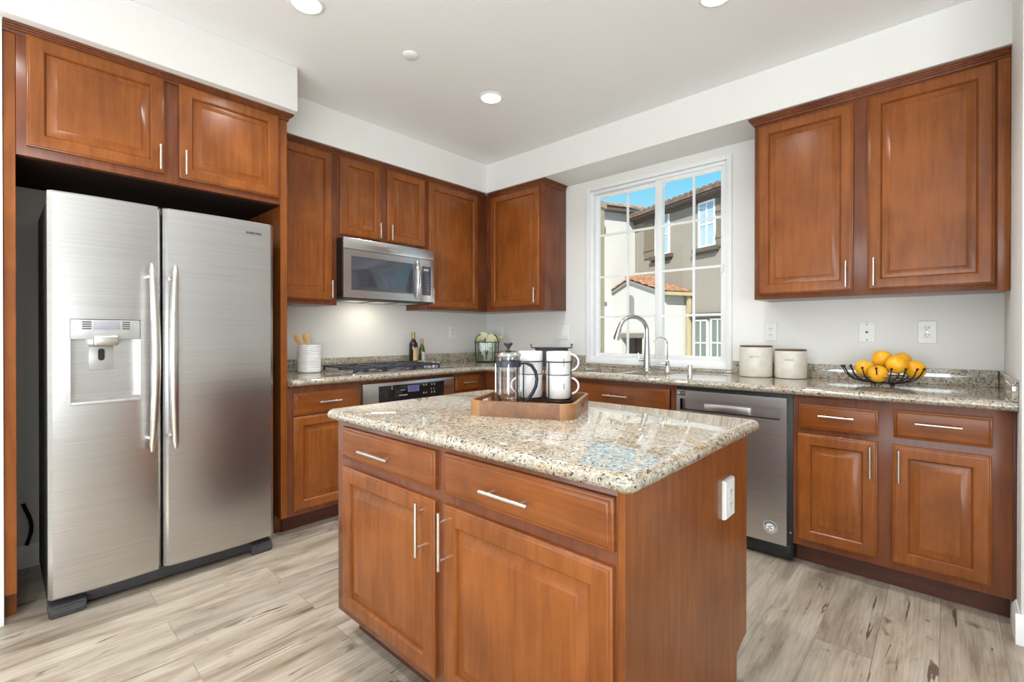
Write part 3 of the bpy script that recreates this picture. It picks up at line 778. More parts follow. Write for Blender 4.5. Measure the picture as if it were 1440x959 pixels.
# sink bowls
sk = thing('sink', 'double-bowl stainless undermount sink below the window', 'sink', (1.79, -.385, .72))
def bowl(x0, x1, y0, y1, dep, name):
    bm = new(); cx_, cy_ = (x0+x1)/2, (y0+y1)/2; w_, d_ = x1-x0, y1-y0
    rr = [rrect(w_-i*2, d_-i*2, max(.012, .05-i), 5, (cx_, cy_), z) for i, z in ((-.014, CB-.0006), (.002, CB-.0006), (.004, CB-.02), (.012, CB-dep+.02), (.03, CB-dep))]
    ring_loft(bm, rr, False, True)
    rr2 = [rrect(w_-i*2, d_-i*2, max(.012, .05-i), 5, (cx_, cy_), z) for i, z in ((-.014, CB-.0022), (.0005, CB-.0022), (.0025, CB-.02), (.0105, CB-dep+.018), (.03, CB-dep-.002))]
    ring_loft(bm, rr2, False, True)
    b_ = obj(name, bm, M['sink_steel'], sk)
    bm = new(); lathe(bm, [(.042, .0005), (.042, .003), (.030, .003), (.026, .0008)], (cx_, cy_, CB-dep), 24); obj('drain', bm, M['chrome'], b_)
bowl(S1[0], S1[1], SY0, SY1, .20, 'bowl'); bowl(S2[0], S2[1], SY0, SY1, .17, 'bowl')

# faucets
def arc_faucet():
    fx, fy = 1.808, -.125
    f = thing('kitchen_faucet', 'tall chrome gooseneck pull-down faucet with side lever behind the sink', 'faucet', (fx, fy, CT))
    bm = new(); lathe(bm, [(.031, .0003), (.031, .006), (.026, .012), (.024, .09), (.020, .165), (.0165, .24)], (fx, fy, CT), 24); obj('body', bm, M['faucet'], f)
    dx_, dy_ = -.62, -.785
    R = .108; zc_ = CT+.283
    pts = [Vector((fx, fy, CT+.235)), Vector((fx, fy, zc_))]
    for k in range(1, 19):
        a = PI*k/18*.93; s = R - R*math.cos(a)
        pts.append(Vector((fx+dx_*s, fy+dy_*s, zc_+R*math.sin(a))))
    bm = new(); tube(bm, pts, .0155, 14); obj('spout', bm, M['faucet'], f)
    e = pts[-1]; d = (pts[-1]-pts[-2]).normalized()
    bm = new(); tube(bm, [e-d*.004, e+d*.02, e+d*.07, e+d*.088], [.0175, .0195, .0245, .0225], 16); obj('spray_head', bm, M['faucet'], f)
    bm = new(); tube(bm, [(fx, fy, CT+.075), (fx-.055, fy-.020, CT+.075)], .0125, 14); tube(bm, [(fx-.050, fy-.018, CT+.075), (fx-.056, fy-.020, CT+.10), (fx-.060, fy-.021, CT+.125)], [.0055, .005, .004], 10); obj('lever', bm, M['chrome'], f)
arc_faucet()
def filter_tap():
    fx, fy = 1.965, -.125
    f = thing('filter_faucet', 'slim chrome filtered-water tap with thin curved spout, right of the tall faucet', 'faucet', (fx, fy, CT))
    bm = new(); lathe(bm, [(.021, .0003), (.021, .006), (.012, .012), (.011, .035), (.017, .042), (.018, .062), (.010, .072), (.006, .08)], (fx, fy, CT), 20); obj('body', bm, M['chrome'], f)
    pts = [Vector((fx, fy, CT+.075)), Vector((fx, fy, CT+.19))]; R = .052
    for k in range(1, 15):
        a = PI*k/14*.9; s = R-R*math.cos(a); pts.append(Vector((fx-.7*s, fy-.714*s, CT+.19+R*math.sin(a))))
    bm = new(); tube(bm, pts, .0045, 10); obj('spout', bm, M['chrome'], f)
    bm = new(); tube(bm, [(fx, fy, CT+.054), (fx-.034, fy-.020, CT+.054)], [.008, .010], 12); obj('lever', bm, M['chrome'], f)
filter_tap()
bm = new(); lathe(bm, [(.024, .0003), (.024, .004), (.019, .006), (.0185, .045), (.016, .050), (.006, .051)], (2.128, -.125, CT), 24)
tag(recenter(obj('air_gap_cap', bm, M['chrome']), (2.128, -.125, CT)), 'short round chrome air-gap cap on the worktop right of the slim tap', 'air gap')

# ------------------------------------------------------------------ cooktop
ck = thing('gas_cooktop', 'stainless gas cooktop with dark grates and knobs at its right end', 'cooktop', (.33, -1.37, CT))
KY0, KY1, KX0, KX1 = -1.805, -.940, .128, .605
bm = new(); ring_loft(bm, [rrect(KX1-KX0-i*2, KY1-KY0-i*2, .02, 5, ((KX0+KX1)/2, (KY0+KY1)/2), z) for i, z in ((0, CT+.0003), (0, CT+.004), (.006, CT+.009), (.012, CT+.0095))]); obj('tray', bm, M['steel'], ck)
for by, bx, r_ in ((-1.67, .24, .042), (-1.67, .48, .05), (-1.43, .36, .055), (-1.19, .24, .042), (-1.19, .48, .036)):
    bm = new(); lathe(bm, [(r_, 0), (r_, .010), (r_*.8, .013), (r_*.8, .018), (r_*.72, .021), (r_*.3, .022)], (bx, by, CT+.0095), 24); obj('burner', bm, M['iron'], ck)
for gy in (-1.67, -1.43, -1.19):
    bm = new(); h0, h1 = CT+.030, CT+.044
    a0, a1 = gy-.115, gy+.115
    for yy in (a0, a1-.013): box(bm, .150, .585, yy, yy+.013, h0, h1, .002)
    for xx in (.150, .572): box(bm, xx, xx+.013, a0+.013, a1-.013, h0, h1, .002)
    for xx in (.24, .36, .48):
        box(bm, xx-.005, xx+.005, a0+.013, gy-.03, h0, h1+.002, .002); box(bm, xx-.005, xx+.005, gy+.03, a1-.013, h0, h1+.002, .002)
    box(bm, .163, .572, gy-.005, gy+.005, h0, h1-.001, .002)
    for xx in (.150, .572):
        for yy in (a0, a1-.013): box(bm, xx, xx+.013, yy, yy+.013, CT+.0095, h0+.001)
    obj('grate', bm, M['iron'], ck)
for k in range(5):
    bm = new(); lathe(bm, [(.021, 0), (.021, .006), (.018, .009), (.016, .032), (.011, .036)], (.235+.058*k, -1.000, CT+.0095), 20); obj('knob', bm, M['nickel'], ck)

# ================================================================== ISLAND
IX0, IX1, IYF, IYB, IZ = 1.681, 2.933, -2.4615, -1.632, .888
isl = thing('island_cabinet', 'freestanding cherry kitchen island cabinet with two drawers and two doors', 'island', ((IX0+IX1)/2, (IYF+IYB)/2, 0))
bm = new(); box(bm, IX0, IX1-.0185, IYF, IYB, .107, IZ-.0415, .0012); obj('carcass', bm, M['wood_frame'], isl)
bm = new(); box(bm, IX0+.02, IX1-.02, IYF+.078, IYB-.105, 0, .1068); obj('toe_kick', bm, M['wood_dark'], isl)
bm = new()
poly = [(IX1-.018, IYF, 0), (IX1-.018, IYF, IZ-.0415), (IX1-.018, IYB, IZ-.0415), (IX1-.018, IYB, .160), (IX1-.018, IYB-.045, .150), (IX1-.018, IYB-.100, .135), (IX1-.018, IYB-.102, 0)]
prism(bm, poly, (.018, 0, 0)); obj('end_panel', bm, M['wood'], isl, smooth=15)
IW = -IYF
drawer(isl, 'B', 1.742, 2.302, .711, .829, IW, (1.912, 2.096), .767); drawer(isl, 'B', 2.343, 2.912, .712, .831, IW, (2.530, 2.697), .767)
door(isl, 'B', 1.742, 2.302, .140, .680, IW, 2.252, (.505, .670)); door(isl, 'B', 2.343, 2.910, .142, .680, IW, 2.362, (.500, .668))
# island top
ICX, ICY = (IX0+IX1)/2, (IYF+IYB)/2
IWD, IDP = IX1-IX0+.076, IYB-IYF+.076
bm = new(); T = .041
ring_loft(bm, [rrect(IWD-2*i, IDP-2*i, max(.012, .034-i), 7, (ICX, ICY), z) for i, z in ((.022, IZ-T), (.012, IZ-T+.0035), (.004, IZ-T+.010), (0, IZ-T+.018), (0, IZ-.016), (.004, IZ-.008), (.010, IZ-.0025), (.020, IZ))])
tag(recenter(obj('island_worktop', bm, M['granite'], smooth=50), (ICX, ICY, IZ-T)), 'rectangular speckled granite top of the kitchen island, under the wooden tray', 'worktop')

# ------------------------------------------------------------------ outlets and switches
def plate(name, side, u, z, w, h, label, kind, cat, base_w=0.0, th=.006, m=None):
    t = thing(name, label, cat, put(side, u, base_w, z), 0, 'wall outlets and plates')
    bm = new(); rect_rings(bm, side, u-w/2, u+w/2, z-h/2, z+h/2, base_w+.0003, [(0, 0), (0, th*.6), (.003, th)], True, True); obj('cover_plate', bm, m or M['plastic'], t)
    W_ = base_w+th
    if kind == 'duplex':
        for dz in (-.0195, .0195):
            bm = new(); rect_rings(bm, side, u-.016, u+.016, z+dz-.0145, z+dz+.0145, W_, [(0, .0002), (0, .0012), (.002, .0018)]); s = obj('socket', bm, M['plastic'], t)
            bm = new()
            for du in (-.0065, .0065): sbox(bm, side, u+du-.0012, u+du+.0012, W_+.0018, W_+.0022, z+dz-.001, z+dz+.008)
            sbox(bm, side, u-.002, u+.002, W_+.0018, W_+.0022, z+dz-.009, z+dz-.005); obj('slots', bm, M['slot'], s)
        bm = new(); sbox(bm, side, u-.002, u+.002, W_, W_+.001, z-.002, z+.002); obj('screw', bm, M['nickel'], t)
    elif kind == 'jack':
        bm = new(); sbox(bm, side, u-.006, u+.006, W_, W_+.0012, z-.005, z+.005); obj('jack', bm, M['slot'], t)
        for dz in (-.044, .044):
            bm = new(); sbox(bm, side, u-.003, u+.003, W_, W_+.001, z+dz-.003, z+dz+.003); obj('screw', bm, M['graphite'], t)
    elif kind == 'rocker':
        for du in ((-.023, .023) if w > .1 else (0,)):
            bm = new(); rect_rings(bm, side, u+du-.0165, u+du+.0165, z-.033, z+.033, W_, [(0, .0002), (0, .002), (.002, .004)]); obj('rocker', bm, M['plastic'], t)
    return t
plate('wall_outlet', 'B', 2.603, 1.192, .070, .115, 'white duplex outlet on the wall just right of the window', 'duplex', 'outlet')
plate('wall_outlet', 'B', 3.360, 1.190, .078, .122, 'white duplex outlet on the wall right of the phone plate, above the oranges', 'duplex', 'outlet')
plate('phone_jack_plate', 'B', 3.100, 1.190, .076, .116, 'off-white blank plate with a small jack between the two outlets right of the window', 'jack', 'wall plate', m=M['trim'])
plate('light_switch', 'B', .953, 1.190, .116, .118, 'white double switch plate left of the window under the corner cabinet', 'rocker', 'switch')
plate('wall_outlet', 'B', .186, 1.190, .072, .116, 'white duplex outlet in the corner behind the flower vase', 'duplex', 'outlet')
plate('wall_outlet', 'A', -.458, 1.195, .072, .116, 'white duplex outlet on the cooktop wall between the bottles and the vase', 'duplex', 'outlet')
plate('wall_outlet', 'A', -1.833, .674, .080, .118, 'white box outlet on the end panel of the island', 'duplex', 'outlet', IX1, .012)

# ================================================================== THINGS ON THE WORKTOP
# crock + utensils
cx_, cy_ = .195, -1.905
cr_ = thing('utensil_crock', 'white ribbed ceramic crock holding wooden utensils beside the fridge panel', 'crock', (cx_, cy_, CT))
bm = new(); pr_ = [(.062, .0003), (.073, .004)]
for k in range(15):
    z = .010+k*.0120
    if 6 <= k <= 7: pr_ += [(.0765, z), (.0765, z+.012)]
    else: pr_ += [(.0735, z), (.0765, z+.003), (.0765, z+.009)]
pr_ += [(.0745, .1915), (.069, .1915), (.067, .18), (.066, .012), (.02, .010)]
lathe(bm, pr_, (cx_, cy_, CT), 40); obj('pot', bm, M['ceramic'], cr_, smooth=25)
bm = new(); ring_loft(bm, [[Vector((cx_+.0768*math.cos(a_)+d_*math.cos(a_), cy_+.0768*math.sin(a_)+d_*math.sin(a_), CT+z)) for a_, z in [(-.62+.05*k, .085) for k in range(13)]+[(-.02-.05*k, .108) for k in range(13)]] for d_ in (-.002, .003)]); obj('tag_plate', bm, M['ceramic'], cr_)
def spoon(base_pt, tip, wide, label):
    b_, t_ = Vector(base_pt), Vector(tip); d = (t_-b_).normalized(); s = d.cross(Vector((.84, -.54, 0))).normalized(); n = d.cross(s)
    rings = []; L = (t_-b_).length
    for f, w_, h_ in ((0, .004, .004), (.02, .006, .005), (.62, .006, .0045), (.74, .012, .004), (.84, wide, .0035), (.94, wide*1.02, .003), (.99, wide*.7, .0025), (1.0, wide*.25, .002)):
        p = b_+d*L*f; rings.append([p+s*w_*math.cos(2*PI*k/12)+n*h_*math.sin(2*PI*k/12) for k in range(12)])
    bm = new(); ring_loft(bm, rings)
    tag(recenter(obj('wooden_spoon', bm, M['bamboo'], smooth=50), base_pt), label, 'utensil', 'wooden utensils in the crock')
spoon((.215, -1.862, CT+.016), (.165, -1.985, CT+.262), .021, 'pale wooden spoon leaning left in the white crock, nearer the fridge panel')
spoon((.225, -1.888, CT+.016), (.19, -1.928, CT+.270), .022, 'pale wooden spatula standing upright in the white crock, right of the leaning spoon')

# bottles
def bottle(x, y, prof_, m, label, lab, caph, k=1.0):
    t = thing('bottle', label, 'bottle', (x, y, CT), 0, 'bottles beside the cooktop')
    bm = new(); lathe(bm, prof_, (x, y, CT), 28); obj('glass', bm, m, t)
    r_, z0, z1, lm = lab
    bm = new(); ring_loft(bm, [[Vector((x+q_*math.cos(a), y+q_*math.sin(a), CT+z)) for q_, z in ((r_+.0003, z0), (r_+.0010, z0), (r_+.0010, z1), (r_+.0003, z1))] for a in [-.62+.14*k for k in range(17)]]); obj('label', bm, lm, t)
    bm = new(); zt = prof_[-1][1]; rn = prof_[-1][0]
    lathe(bm, [(rn+.0004, zt-caph), (rn+.0022, zt-caph), (rn+.0022, zt+.002), (rn, zt+.004)], (x, y, CT), 20); obj('cap', bm, M['foil'], t)
bottle(.086, -.962, [(.032, .0003), (.036, .006), (.036, .165), (.034, .185), (.020, .207), (.0150, .220), (.0140, .277)], M['winebottle'], 'tall dark brown oil bottle with tan label and gold cap beside the cooktop', (.036, .040, .150, M['label_tan']), .052)
bottle(.086, -.872, [(.022, .0003), (.026, .006), (.026, .120), (.024, .138), (.014, .160), (.0105, .172), (.010, .222)], M['greenbottle'], 'shorter green bottle with pale label right of the tall dark bottle', (.026, .020, .110, M['label_grey']), .045)

# vase with flowers
vx, vy = .265, -.262
va = thing('flower_vase', 'wide flat green-tinted glass vase with looped handles in the corner', 'vase', (vx, vy, CT), .7407)
W2 = .110
def vase_ring(w_, d_, z, n=32):
    return [Vector((w_*abs(math.cos(2*PI*k/n))**.6*math.copysign(1, math.cos(2*PI*k/n)), d_*math.sin(2*PI*k/n), z)) for k in range(n)]
bm = new()
out = [vase_ring(W2*a, .042*b, z) for a, b, z in ((.90, .95, .0003), (.95, 1, .006), (.98, 1.02, .06), (1.0, 1.05, .12), (1.02, 1.05, .185))]
inn = [vase_ring(W2*a-.005, .042*b-.005, z) for a, b, z in ((1.02, 1.05, .185), (1.0, 1.05, .12), (.98, 1.02, .06), (.93, .95, .012))]
ring_loft(bm, out+inn); gl = obj('glass_body', bm, M['vase_glass'], va, local=True)
bm = new(); tube(bm, [p+Vector((0, 0, .001)) for p in vase_ring(W2*1.02-.002, .042*1.05-.002, .186, 32)], .0035, 8, closed=True)
tube(bm, [p+Vector((0, 0, .003)) for p in vase_ring(W2*.92, .038, .002, 32)], .0028, 8, closed=True)
for sx_ in (-1, 1):
    tube(bm, [(sx_*.058+.050*math.cos(a), -.038+.0*a, .178+.080*math.sin(a)) for a in [PI*k/16 for k in range(17)]], .0045, 8)
    tube(bm, [(sx_*W2*1.0, 0, .183), (sx_*W2*.99, 0, .10), (sx_*W2*.93, 0, .01)], .003, 8)
obj('rim_and_handles', bm, M['rim'], va, local=True)
def flower(lx, ly, lz, r_, m, label, seedv):
    rnd = random.Random(seedv); R_ = Matrix.Rotation(.7407, 3, 'Z'); w_ = R_ @ Vector((lx, ly, 0)) + Vector((vx, vy, CT+lz))
    t = thing('cream_flower', label, 'flower', w_, 0, 'cream flowers in the vase')
    bm = new(); sphere(bm, w_, r_*.72, 14, 10)
    for k in range(70):
        z = 1-2*(k+.5)/70; a = k*2.39996; q = math.sqrt(1-z*z)
        d = Vector((q*math.cos(a), q*math.sin(a), z)); p = w_+d*r_*.78
        sphere(bm, p, r_*rnd.uniform(.19, .27), 7, 5, (1, 1, .8))
    obj('bloom', bm, m, t)
    bm = new(); b_ = R_ @ Vector((lx*.4+rnd.uniform(-.03, .03), ly*.2, 0)) + Vector((vx, vy, CT+.018))
    tube(bm, [w_-Vector((0, 0, r_*.5)), (w_+b_)/2+Vector((.008, 0, 0)), b_], .0032, 8); obj('stem', bm, M['stem'], t)
flower(-.026, -.012, .246, .042, M['petal'], 'cream round flower highest in the vase, left of centre', 1)
flower(.048, -.020, .224, .046, M['petal'], 'large cream flower over the right handle of the vase', 2)
flower(-.078, -.010, .224, .032, M['petalgreen'], 'small greenish cream flower at the left rim of the vase', 3)
flower(.010, -.030, .202, .024, M['petalgreen'], 'small greenish flower low at the middle of the vase rim', 4)
flower(.128, .014, .228, .022, M['petalgreen'], 'small greenish flower poking out right of the vase', 5)

# black pot with wire handles
px_, py_ = 1.032, -.27
pt = thing('black_pot', 'black oblong metal pan with wire handles behind the mugs', 'pan', (px_, py_, CT), .7407)
bm = new()
o_ = [rrect(w_, d_, r_, 6, (0, 0), z) for w_, d_, r_, z in ((.205, .120, .03, .0003), (.225, .135, .035, .006), (.272, .165, .045, .148), (.284, .175, .05, .150), (.284, .175, .05, .153))]
i_ = [rrect(w_, d_, r_, 6, (0, 0), z) for w_, d_, r_, z in ((.266, .158, .04, .153), (.262, .155, .04, .145), (.218, .128, .03, .010))]
ring_loft(bm, o_+i_); obj('body', bm, M['iron'], pt, local=True)
for s in (-1, 1):
    bm = new(); tube(bm, [(s*.125, -.04, .150), (s*.165, -.04, .152), (s*.168, -.04, .180), (s*.168, .04, .180), (s*.165, .04, .152), (s*.125, .04, .150)], .0038, 8)
    obj('handle', bm, M['blackwire'], pt, local=True)

# canisters
def canister(x, y, r_, h_, txt, label):
    t = thing('canister', label, 'canister', (x, y, CT), 0, 'cream canisters by the window')
    bm = new(); lathe(bm, [(r_-.012, .0003), (r_-.004, .003), (r_, .012), (r_, h_-.012), (r_-.003, h_-.006), (r_-.009, h_-.006)], (x, y, CT), 48); obj('jar', bm, M['stoneware'], t)
    bm = new(); lathe(bm, [(r_-.010, h_-.0058), (r_-.003, h_-.005), (r_-.002, h_+.002), (r_-.006, h_+.004), (.02, h_+.0042)], (x, y, CT), 40); obj('lid', bm, M['lidwood'], t)
    a0 = math.atan2(CAMLOC[1]-y, CAMLOC[0]-x) - .10; bm = new(); wd = .0095
    for i, ch in enumerate(txt):
        a = a0 + (i-(len(txt)-1)/2)*wd/r_; d = Vector((math.cos(a), math.sin(a), 0)); tg = Vector((-math.sin(a), math.cos(a), 0)); p = Vector((x, y, CT+h_*.66))+d*(r_+.0003)
        q = text_bm(ch, .013, Matrix(((tg.x, 0, d.x, p.x), (tg.y, 0, d.y, p.y), (0, 1, 0, p.z), (0, 0, 0, 1))), .0003)
        me = bpy.data.meshes.new('t'); q.to_mesh(me); q.free(); bm.from_mesh(me); bpy.data.meshes.remove(me)
    obj('lettering', bm, M['graphite'], t, smooth=0)
canister(2.556, -.152, .094, .190, 'COFFEE', 'taller cream canister with thin wooden lid, nearer the window')
canister(2.742, -.128, .086, .170, 'SUGAR', 'shorter cream canister with thin wooden lid, right of the taller one')

# fruit bowl and oranges
bx_, by_ = 3.190, -.262
fb = thing('wire_fruit_bowl', 'bronze wire fruit bowl with ball-tipped spokes on the right worktop', 'bowl', (bx_, by_, CT))
EX, EY = 1.0, .80
def bp_(r_, a, z): return Vector((bx_+EX*r_*math.cos(a), by_+EY*r_*math.sin(a), CT+z))
NS = 18
for (r_, z) in ((.048, .0140), (.100, .0215), (.146, .0470)):
    bm = new(); tube(bm, [bp_(r_, 2*PI*k/40, z) for k in range(40)], .0020, 6, closed=True); obj('hoop', bm, M['wire'], fb)
for k in range(NS):
    a = 2*PI*(k+.3)/NS; bm = new()
    tube(bm, [bp_(r_, a, z) for r_, z in ((.044, .0135), (.085, .0175), (.115, .0255), (.138, .0385), (.155, .058), (.168, .085), (.171, .092))], .0030, 6)
    sphere(bm, bp_(.172, a, .094), .0062, 8, 6); obj('spoke', bm, M['wire'], fb)
for a in (.6, 2.2, 3.9, 5.5):
    bm = new(); sphere(bm, bp_(.055, a, .0062), .006, 10, 8); tube(bm, [bp_(.055, a, .007), bp_(.055, a, .015)], .003, 6); obj('foot', bm, M['wire'], fb)
def fruit(dx_, dy_, z, r_, label, ax=(1, 1, 1)):
    bm = new(); sphere(bm, (0, 0, 0), r_, 28, 18, ax)
    for v in bm.verts:
        if v.co.z > r_*.93: v.co.z -= .0035
    o = obj('orange', bm, M['orange'], smooth=60); o.location = (bx_+dx_, by_+dy_, CT+z); o.rotation_euler = (random.uniform(-.5, .5), random.uniform(-.5, .5), random.uniform(0, 6))
    tag(o, label, 'fruit', 'oranges in the wire bowl')
fruit(-.072, .000, .085, .0440, 'orange at the left end of the wire bowl')
fruit(-.010, -.085, .0645, .0425, 'lowest orange at the front middle of the wire bowl')
fruit(.130, .004, .089, .0450, 'orange at the right end of the wire bowl')
fruit(.074, .066, .126, .0440, 'orange half hidden behind the others at the back of the bowl')
fruit(.062, -.055, .112, .0450, 'large orange on top at the centre right of the pile')
fruit(.000, .012, .1370, .0445, 'topmost orange at the left of the pile')

# ================================================================== TRAY ON THE ISLAND
TA = math.atan2(.164, .355); TCX, TCY = 2.262, -1.975
TW, TD = .392, .356
R2 = Matrix.Rotation(TA, 3, 'Z')
def tw(lx, ly, z): return R2 @ Vector((lx, ly, 0)) + Vector((TCX, TCY, z))
tr = thing('serving_tray', 'brown wooden serving tray with rounded corners and cut-out handles on the island', 'tray', (TCX, TCY, IZ), TA)
bm = new(); ring_loft(bm, [rrect(TW-.016, TD-.016, .040, 8, (0, 0), z) for z in (.0006, .0090)]); obj('base_board', bm, M['acacia'], tr, local=True)
TH = .054
def wall_seg(pts_in, pts_out, z0, z1):
    bm = new(); ring_loft(bm, [[Vector((*i, z0)), Vector((*o, z0)), Vector((*o, z1)), Vector((*i, z1))] for i, o in zip(pts_in, pts_out)]); return bm
rc = .050; wt_ = .012
hx, hy = TW/2, TD/2
for s in (-1, 1):      # long sides
    obj('long_side', wall_seg([(-hx+rc, s*(hy-wt_)), (hx-rc, s*(hy-wt_))], [(-hx+rc, s*hy), (hx-rc, s*hy)], .0002, TH), M['acacia'], tr, local=True)
    bm = new(); x_o, x_i = s*hx, s*(hx-wt_); a_, b_ = min(x_o, x_i), max(x_o, x_i)
    for q in ((-hy+rc, -.045, .0002, TH), (.045, hy-rc, .0002, TH), (-.045, .045, .0002, .018), (-.045, .045, .040, TH)): box(bm, a_, b_, q[0], q[1], q[2], q[3])
    bmesh.ops.remove_doubles(bm, verts=bm.verts, dist=1e-5); obj('short_side', bm, M['acacia'], tr, local=True)
for sx_ in (-1, 1):
    for sy_ in (-1, 1):
        ang = [k*PI/2/8 for k in range(9)]
        pi_ = [(sx_*(hx-rc+(rc-wt_)*math.cos(a)), sy_*(hy-rc+(rc-wt_)*math.sin(a))) for a in ang]
        po_ = [(sx_*(hx-rc+rc*math.cos(a)), sy_*(hy-rc+rc*math.sin(a))) for a in ang]
        obj('corner_piece', wall_seg(pi_, po_, .0002, TH), M['acacia_light'], tr, local=True)
TZ = IZ+.0092
# french press
fp = tw(-.086, -.030, TZ)
fpp = thing('french_press', 'glass french press coffee maker with dark curved handle on the tray', 'coffee maker', fp)
r_ = .0450
bm = new(); lathe(bm, [(.040, .0105), (r_, .014), (r_, .196), (r_+.002, .199), (r_, .199), (r_-.0022, .196), (r_-.0022, .016), (.01, .0125)], fp, 40); obj('beaker', bm, M['press_glass'], fpp)
bm = new(); lathe(bm, [(.030, .0003), (.044, .0006), (.0482, .004), (.0482, .010), (.044, .0105), (.03, .0105)], fp, 40)
for k in range(4):
    a = PI/4+k*PI/2; tube(bm, [fp+Vector((.0488*math.cos(a), .0488*math.sin(a), z)) for z in (.004, .06, .17)], .0014, 6)
obj('base_frame', bm, M['chrome'], fpp)
bm = new(); lathe(bm, [(.0472, .158), (.0484, .158), (.0484, .182), (.0472, .182)], fp, 40, False, False); obj('clamp_band', bm, M['navy'], fpp)
bm = new(); lathe(bm, [(.0495, .1995), (.0505, .203), (.047, .209), (.030, .217), (.012, .220), (.006, .221)], fp, 40); obj('lid', bm, M['chrome'], fpp)
bm = new(); tube(bm, [fp+Vector((0, 0, z)) for z in (.222, .228)], .006, 12); lathe(bm, [(.005, .226), (.008, .233), (.017, .243), (.018, .248), (.012, .251)], fp, 20); obj('knob', bm, M['black'], fpp)
bm = new(); tube(bm, [fp+Vector((0, 0, z)) for z in (.030, .2)], .0022, 8)
lathe(bm, [(.042, .030), (.0425, .031), (.0425, .036), (.040, .037)], fp, 30); obj('plunger', bm, M['chrome'], fpp)
hd = Vector((.738, .675, 0))
hp = [(.046, .172), (.066, .174), (.090, .162), (.104, .140), (.110, .112), (.106, .084), (.094, .058), (.078, .036), (.068, .020), (.064, .004)]
bm = new(); rings = []
sn = Vector((hd.y, -hd.x, 0))
for k, (s, z) in enumerate(hp):
    a = Vector((hp[min(k+1, len(hp)-1)][0]-hp[max(k-1, 0)][0], hp[min(k+1, len(hp)-1)][1]-hp[max(k-1, 0)][1])).normalized()
    nn = hd*(-a.y)+Vector((0, 0, a.x)); p = fp+hd*s+Vector((0, 0, z))
    rings.append([p+nn*.0068*math.cos(2*PI*q/12)+sn*.0095*math.sin(2*PI*q/12) for q in range(12)])
ring_loft(bm, rings); obj('handle', bm, M['navy'], fpp)
# mug rack and mugs
MR, MH = .049, .093
ML, MRr = (-.034, .100), (.082, .100)
rk = thing('mug_rack', 'black wire rack holding four stacked mugs on the tray', 'rack', tw(.024, .100, TZ))
ring_o = lambda c_, z, rr: [tw(c_[0]+rr*math.cos(2*PI*k/28), c_[1]+rr*math.sin(2*PI*k/28), z) for k in range(28)]
for c_ in (ML, MRr):
    for z in (TZ+.022, TZ+.174):
        bm = new(); tube(bm, ring_o(c_, z, MR+.0065), .0026, 6, closed=True); obj('hoop', bm, M['blackwire'], rk)
bm = new()
for c_ in (ML, MRr):
    tube(bm, [tw(c_[0]+(MR-.005)*q, c_[1], TZ+.0245) for q in (-1.1, 0, 1.1)], .0024, 6); tube(bm, [tw(c_[0], c_[1]+(MR-.005)*q, TZ+.0245) for q in (-1.1, 0, 1.1)], .0024, 6)
obj('floor_wires', bm, M['blackwire'], rk)
for c_, angs in ((ML, (-PI/2-.25, PI*.5, PI+.35)), (MRr, (-PI/2-.55, PI*.5, -.28))):
    for a in angs:
        bm = new(); tube(bm, [tw(c_[0]+(MR+.0065)*math.cos(a), c_[1]+(MR+.0065)*math.sin(a), z) for z in (TZ+.0015, TZ+.09, TZ+.176)], .0026, 6); obj('upright', bm, M['blackwire'], rk)
bm = new(); mid = ((ML[0]+MRr[0])/2, ML[1])
tube(bm, [tw(mid[0], mid[1], z) for z in (TZ+.022, TZ+.215)], .0028, 8); obj('centre_post', bm, M['blackwire'], rk)
def mug(c_, z0, hang, label, txt):
    p = tw(c_[0], c_[1], z0)
    t = thing('mug', label, 'mug', p, 0, 'white mugs in the wire rack')
    bm = new(); lathe(bm, [(.036, .0003), (.045, .003), (MR, .010), (MR, MH-.001), (MR-.002, MH), (MR-.004, MH-.001), (MR-.004, .012), (.02, .008)], p, 40); obj('cup', bm, M['ceramic'], t)
    d = Vector((math.cos(hang), math.sin(hang), 0)); sd = Vector((-d.y, d.x, 0)); bm = new(); rings = []
    for k in range(15):
        a = PI/2 - PI*k/14; s = MR-.003+.033*math.cos(a); z = .050+.032*math.sin(a)
        nn = d*math.cos(a)+Vector((0, 0, math.sin(a)))
        rings.append([p+d*s+Vector((0, 0, z))+nn*.0042*math.cos(2*PI*q/10)+sd*.0062*math.sin(2*PI*q/10) for q in range(10)])
    ring_loft(bm, rings); obj('handle', bm, M['ceramic'], t)
    if txt:
        a = math.atan2(CAMLOC[1]-p.y, CAMLOC[0]-p.x)+.42; dd_ = Vector((math.cos(a), math.sin(a), 0)); tg = Vector((-math.sin(a), math.cos(a), 0)); q = p+dd_*(MR+.0004)+Vector((0, 0, .052))
        obj('lettering', text_bm(txt, .011, Matrix(((0, -tg.x, dd_.x, q.x), (0, -tg.y, dd_.y, q.y), (1, 0, 0, q.z), (0, 0, 0, 1))), .0003), M['ink'], t, smooth=0)
za, zb = TZ+.0272, TZ+.0272+MH+.0008
RH = TA*0+.58; LH = PI+.9
mug(ML, za, LH, 'white mug at the bottom of the left stack, behind the french press', None)
mug(ML, zb, LH-.5, 'white mug on top of the left stack, behind the french press', None)
mug(MRr, za, RH, 'white mug at the bottom of the right stack with handle to the right', 'latte')
mug(MRr, zb, RH, 'white mug on top of the right stack with handle to the right', 'mocha')

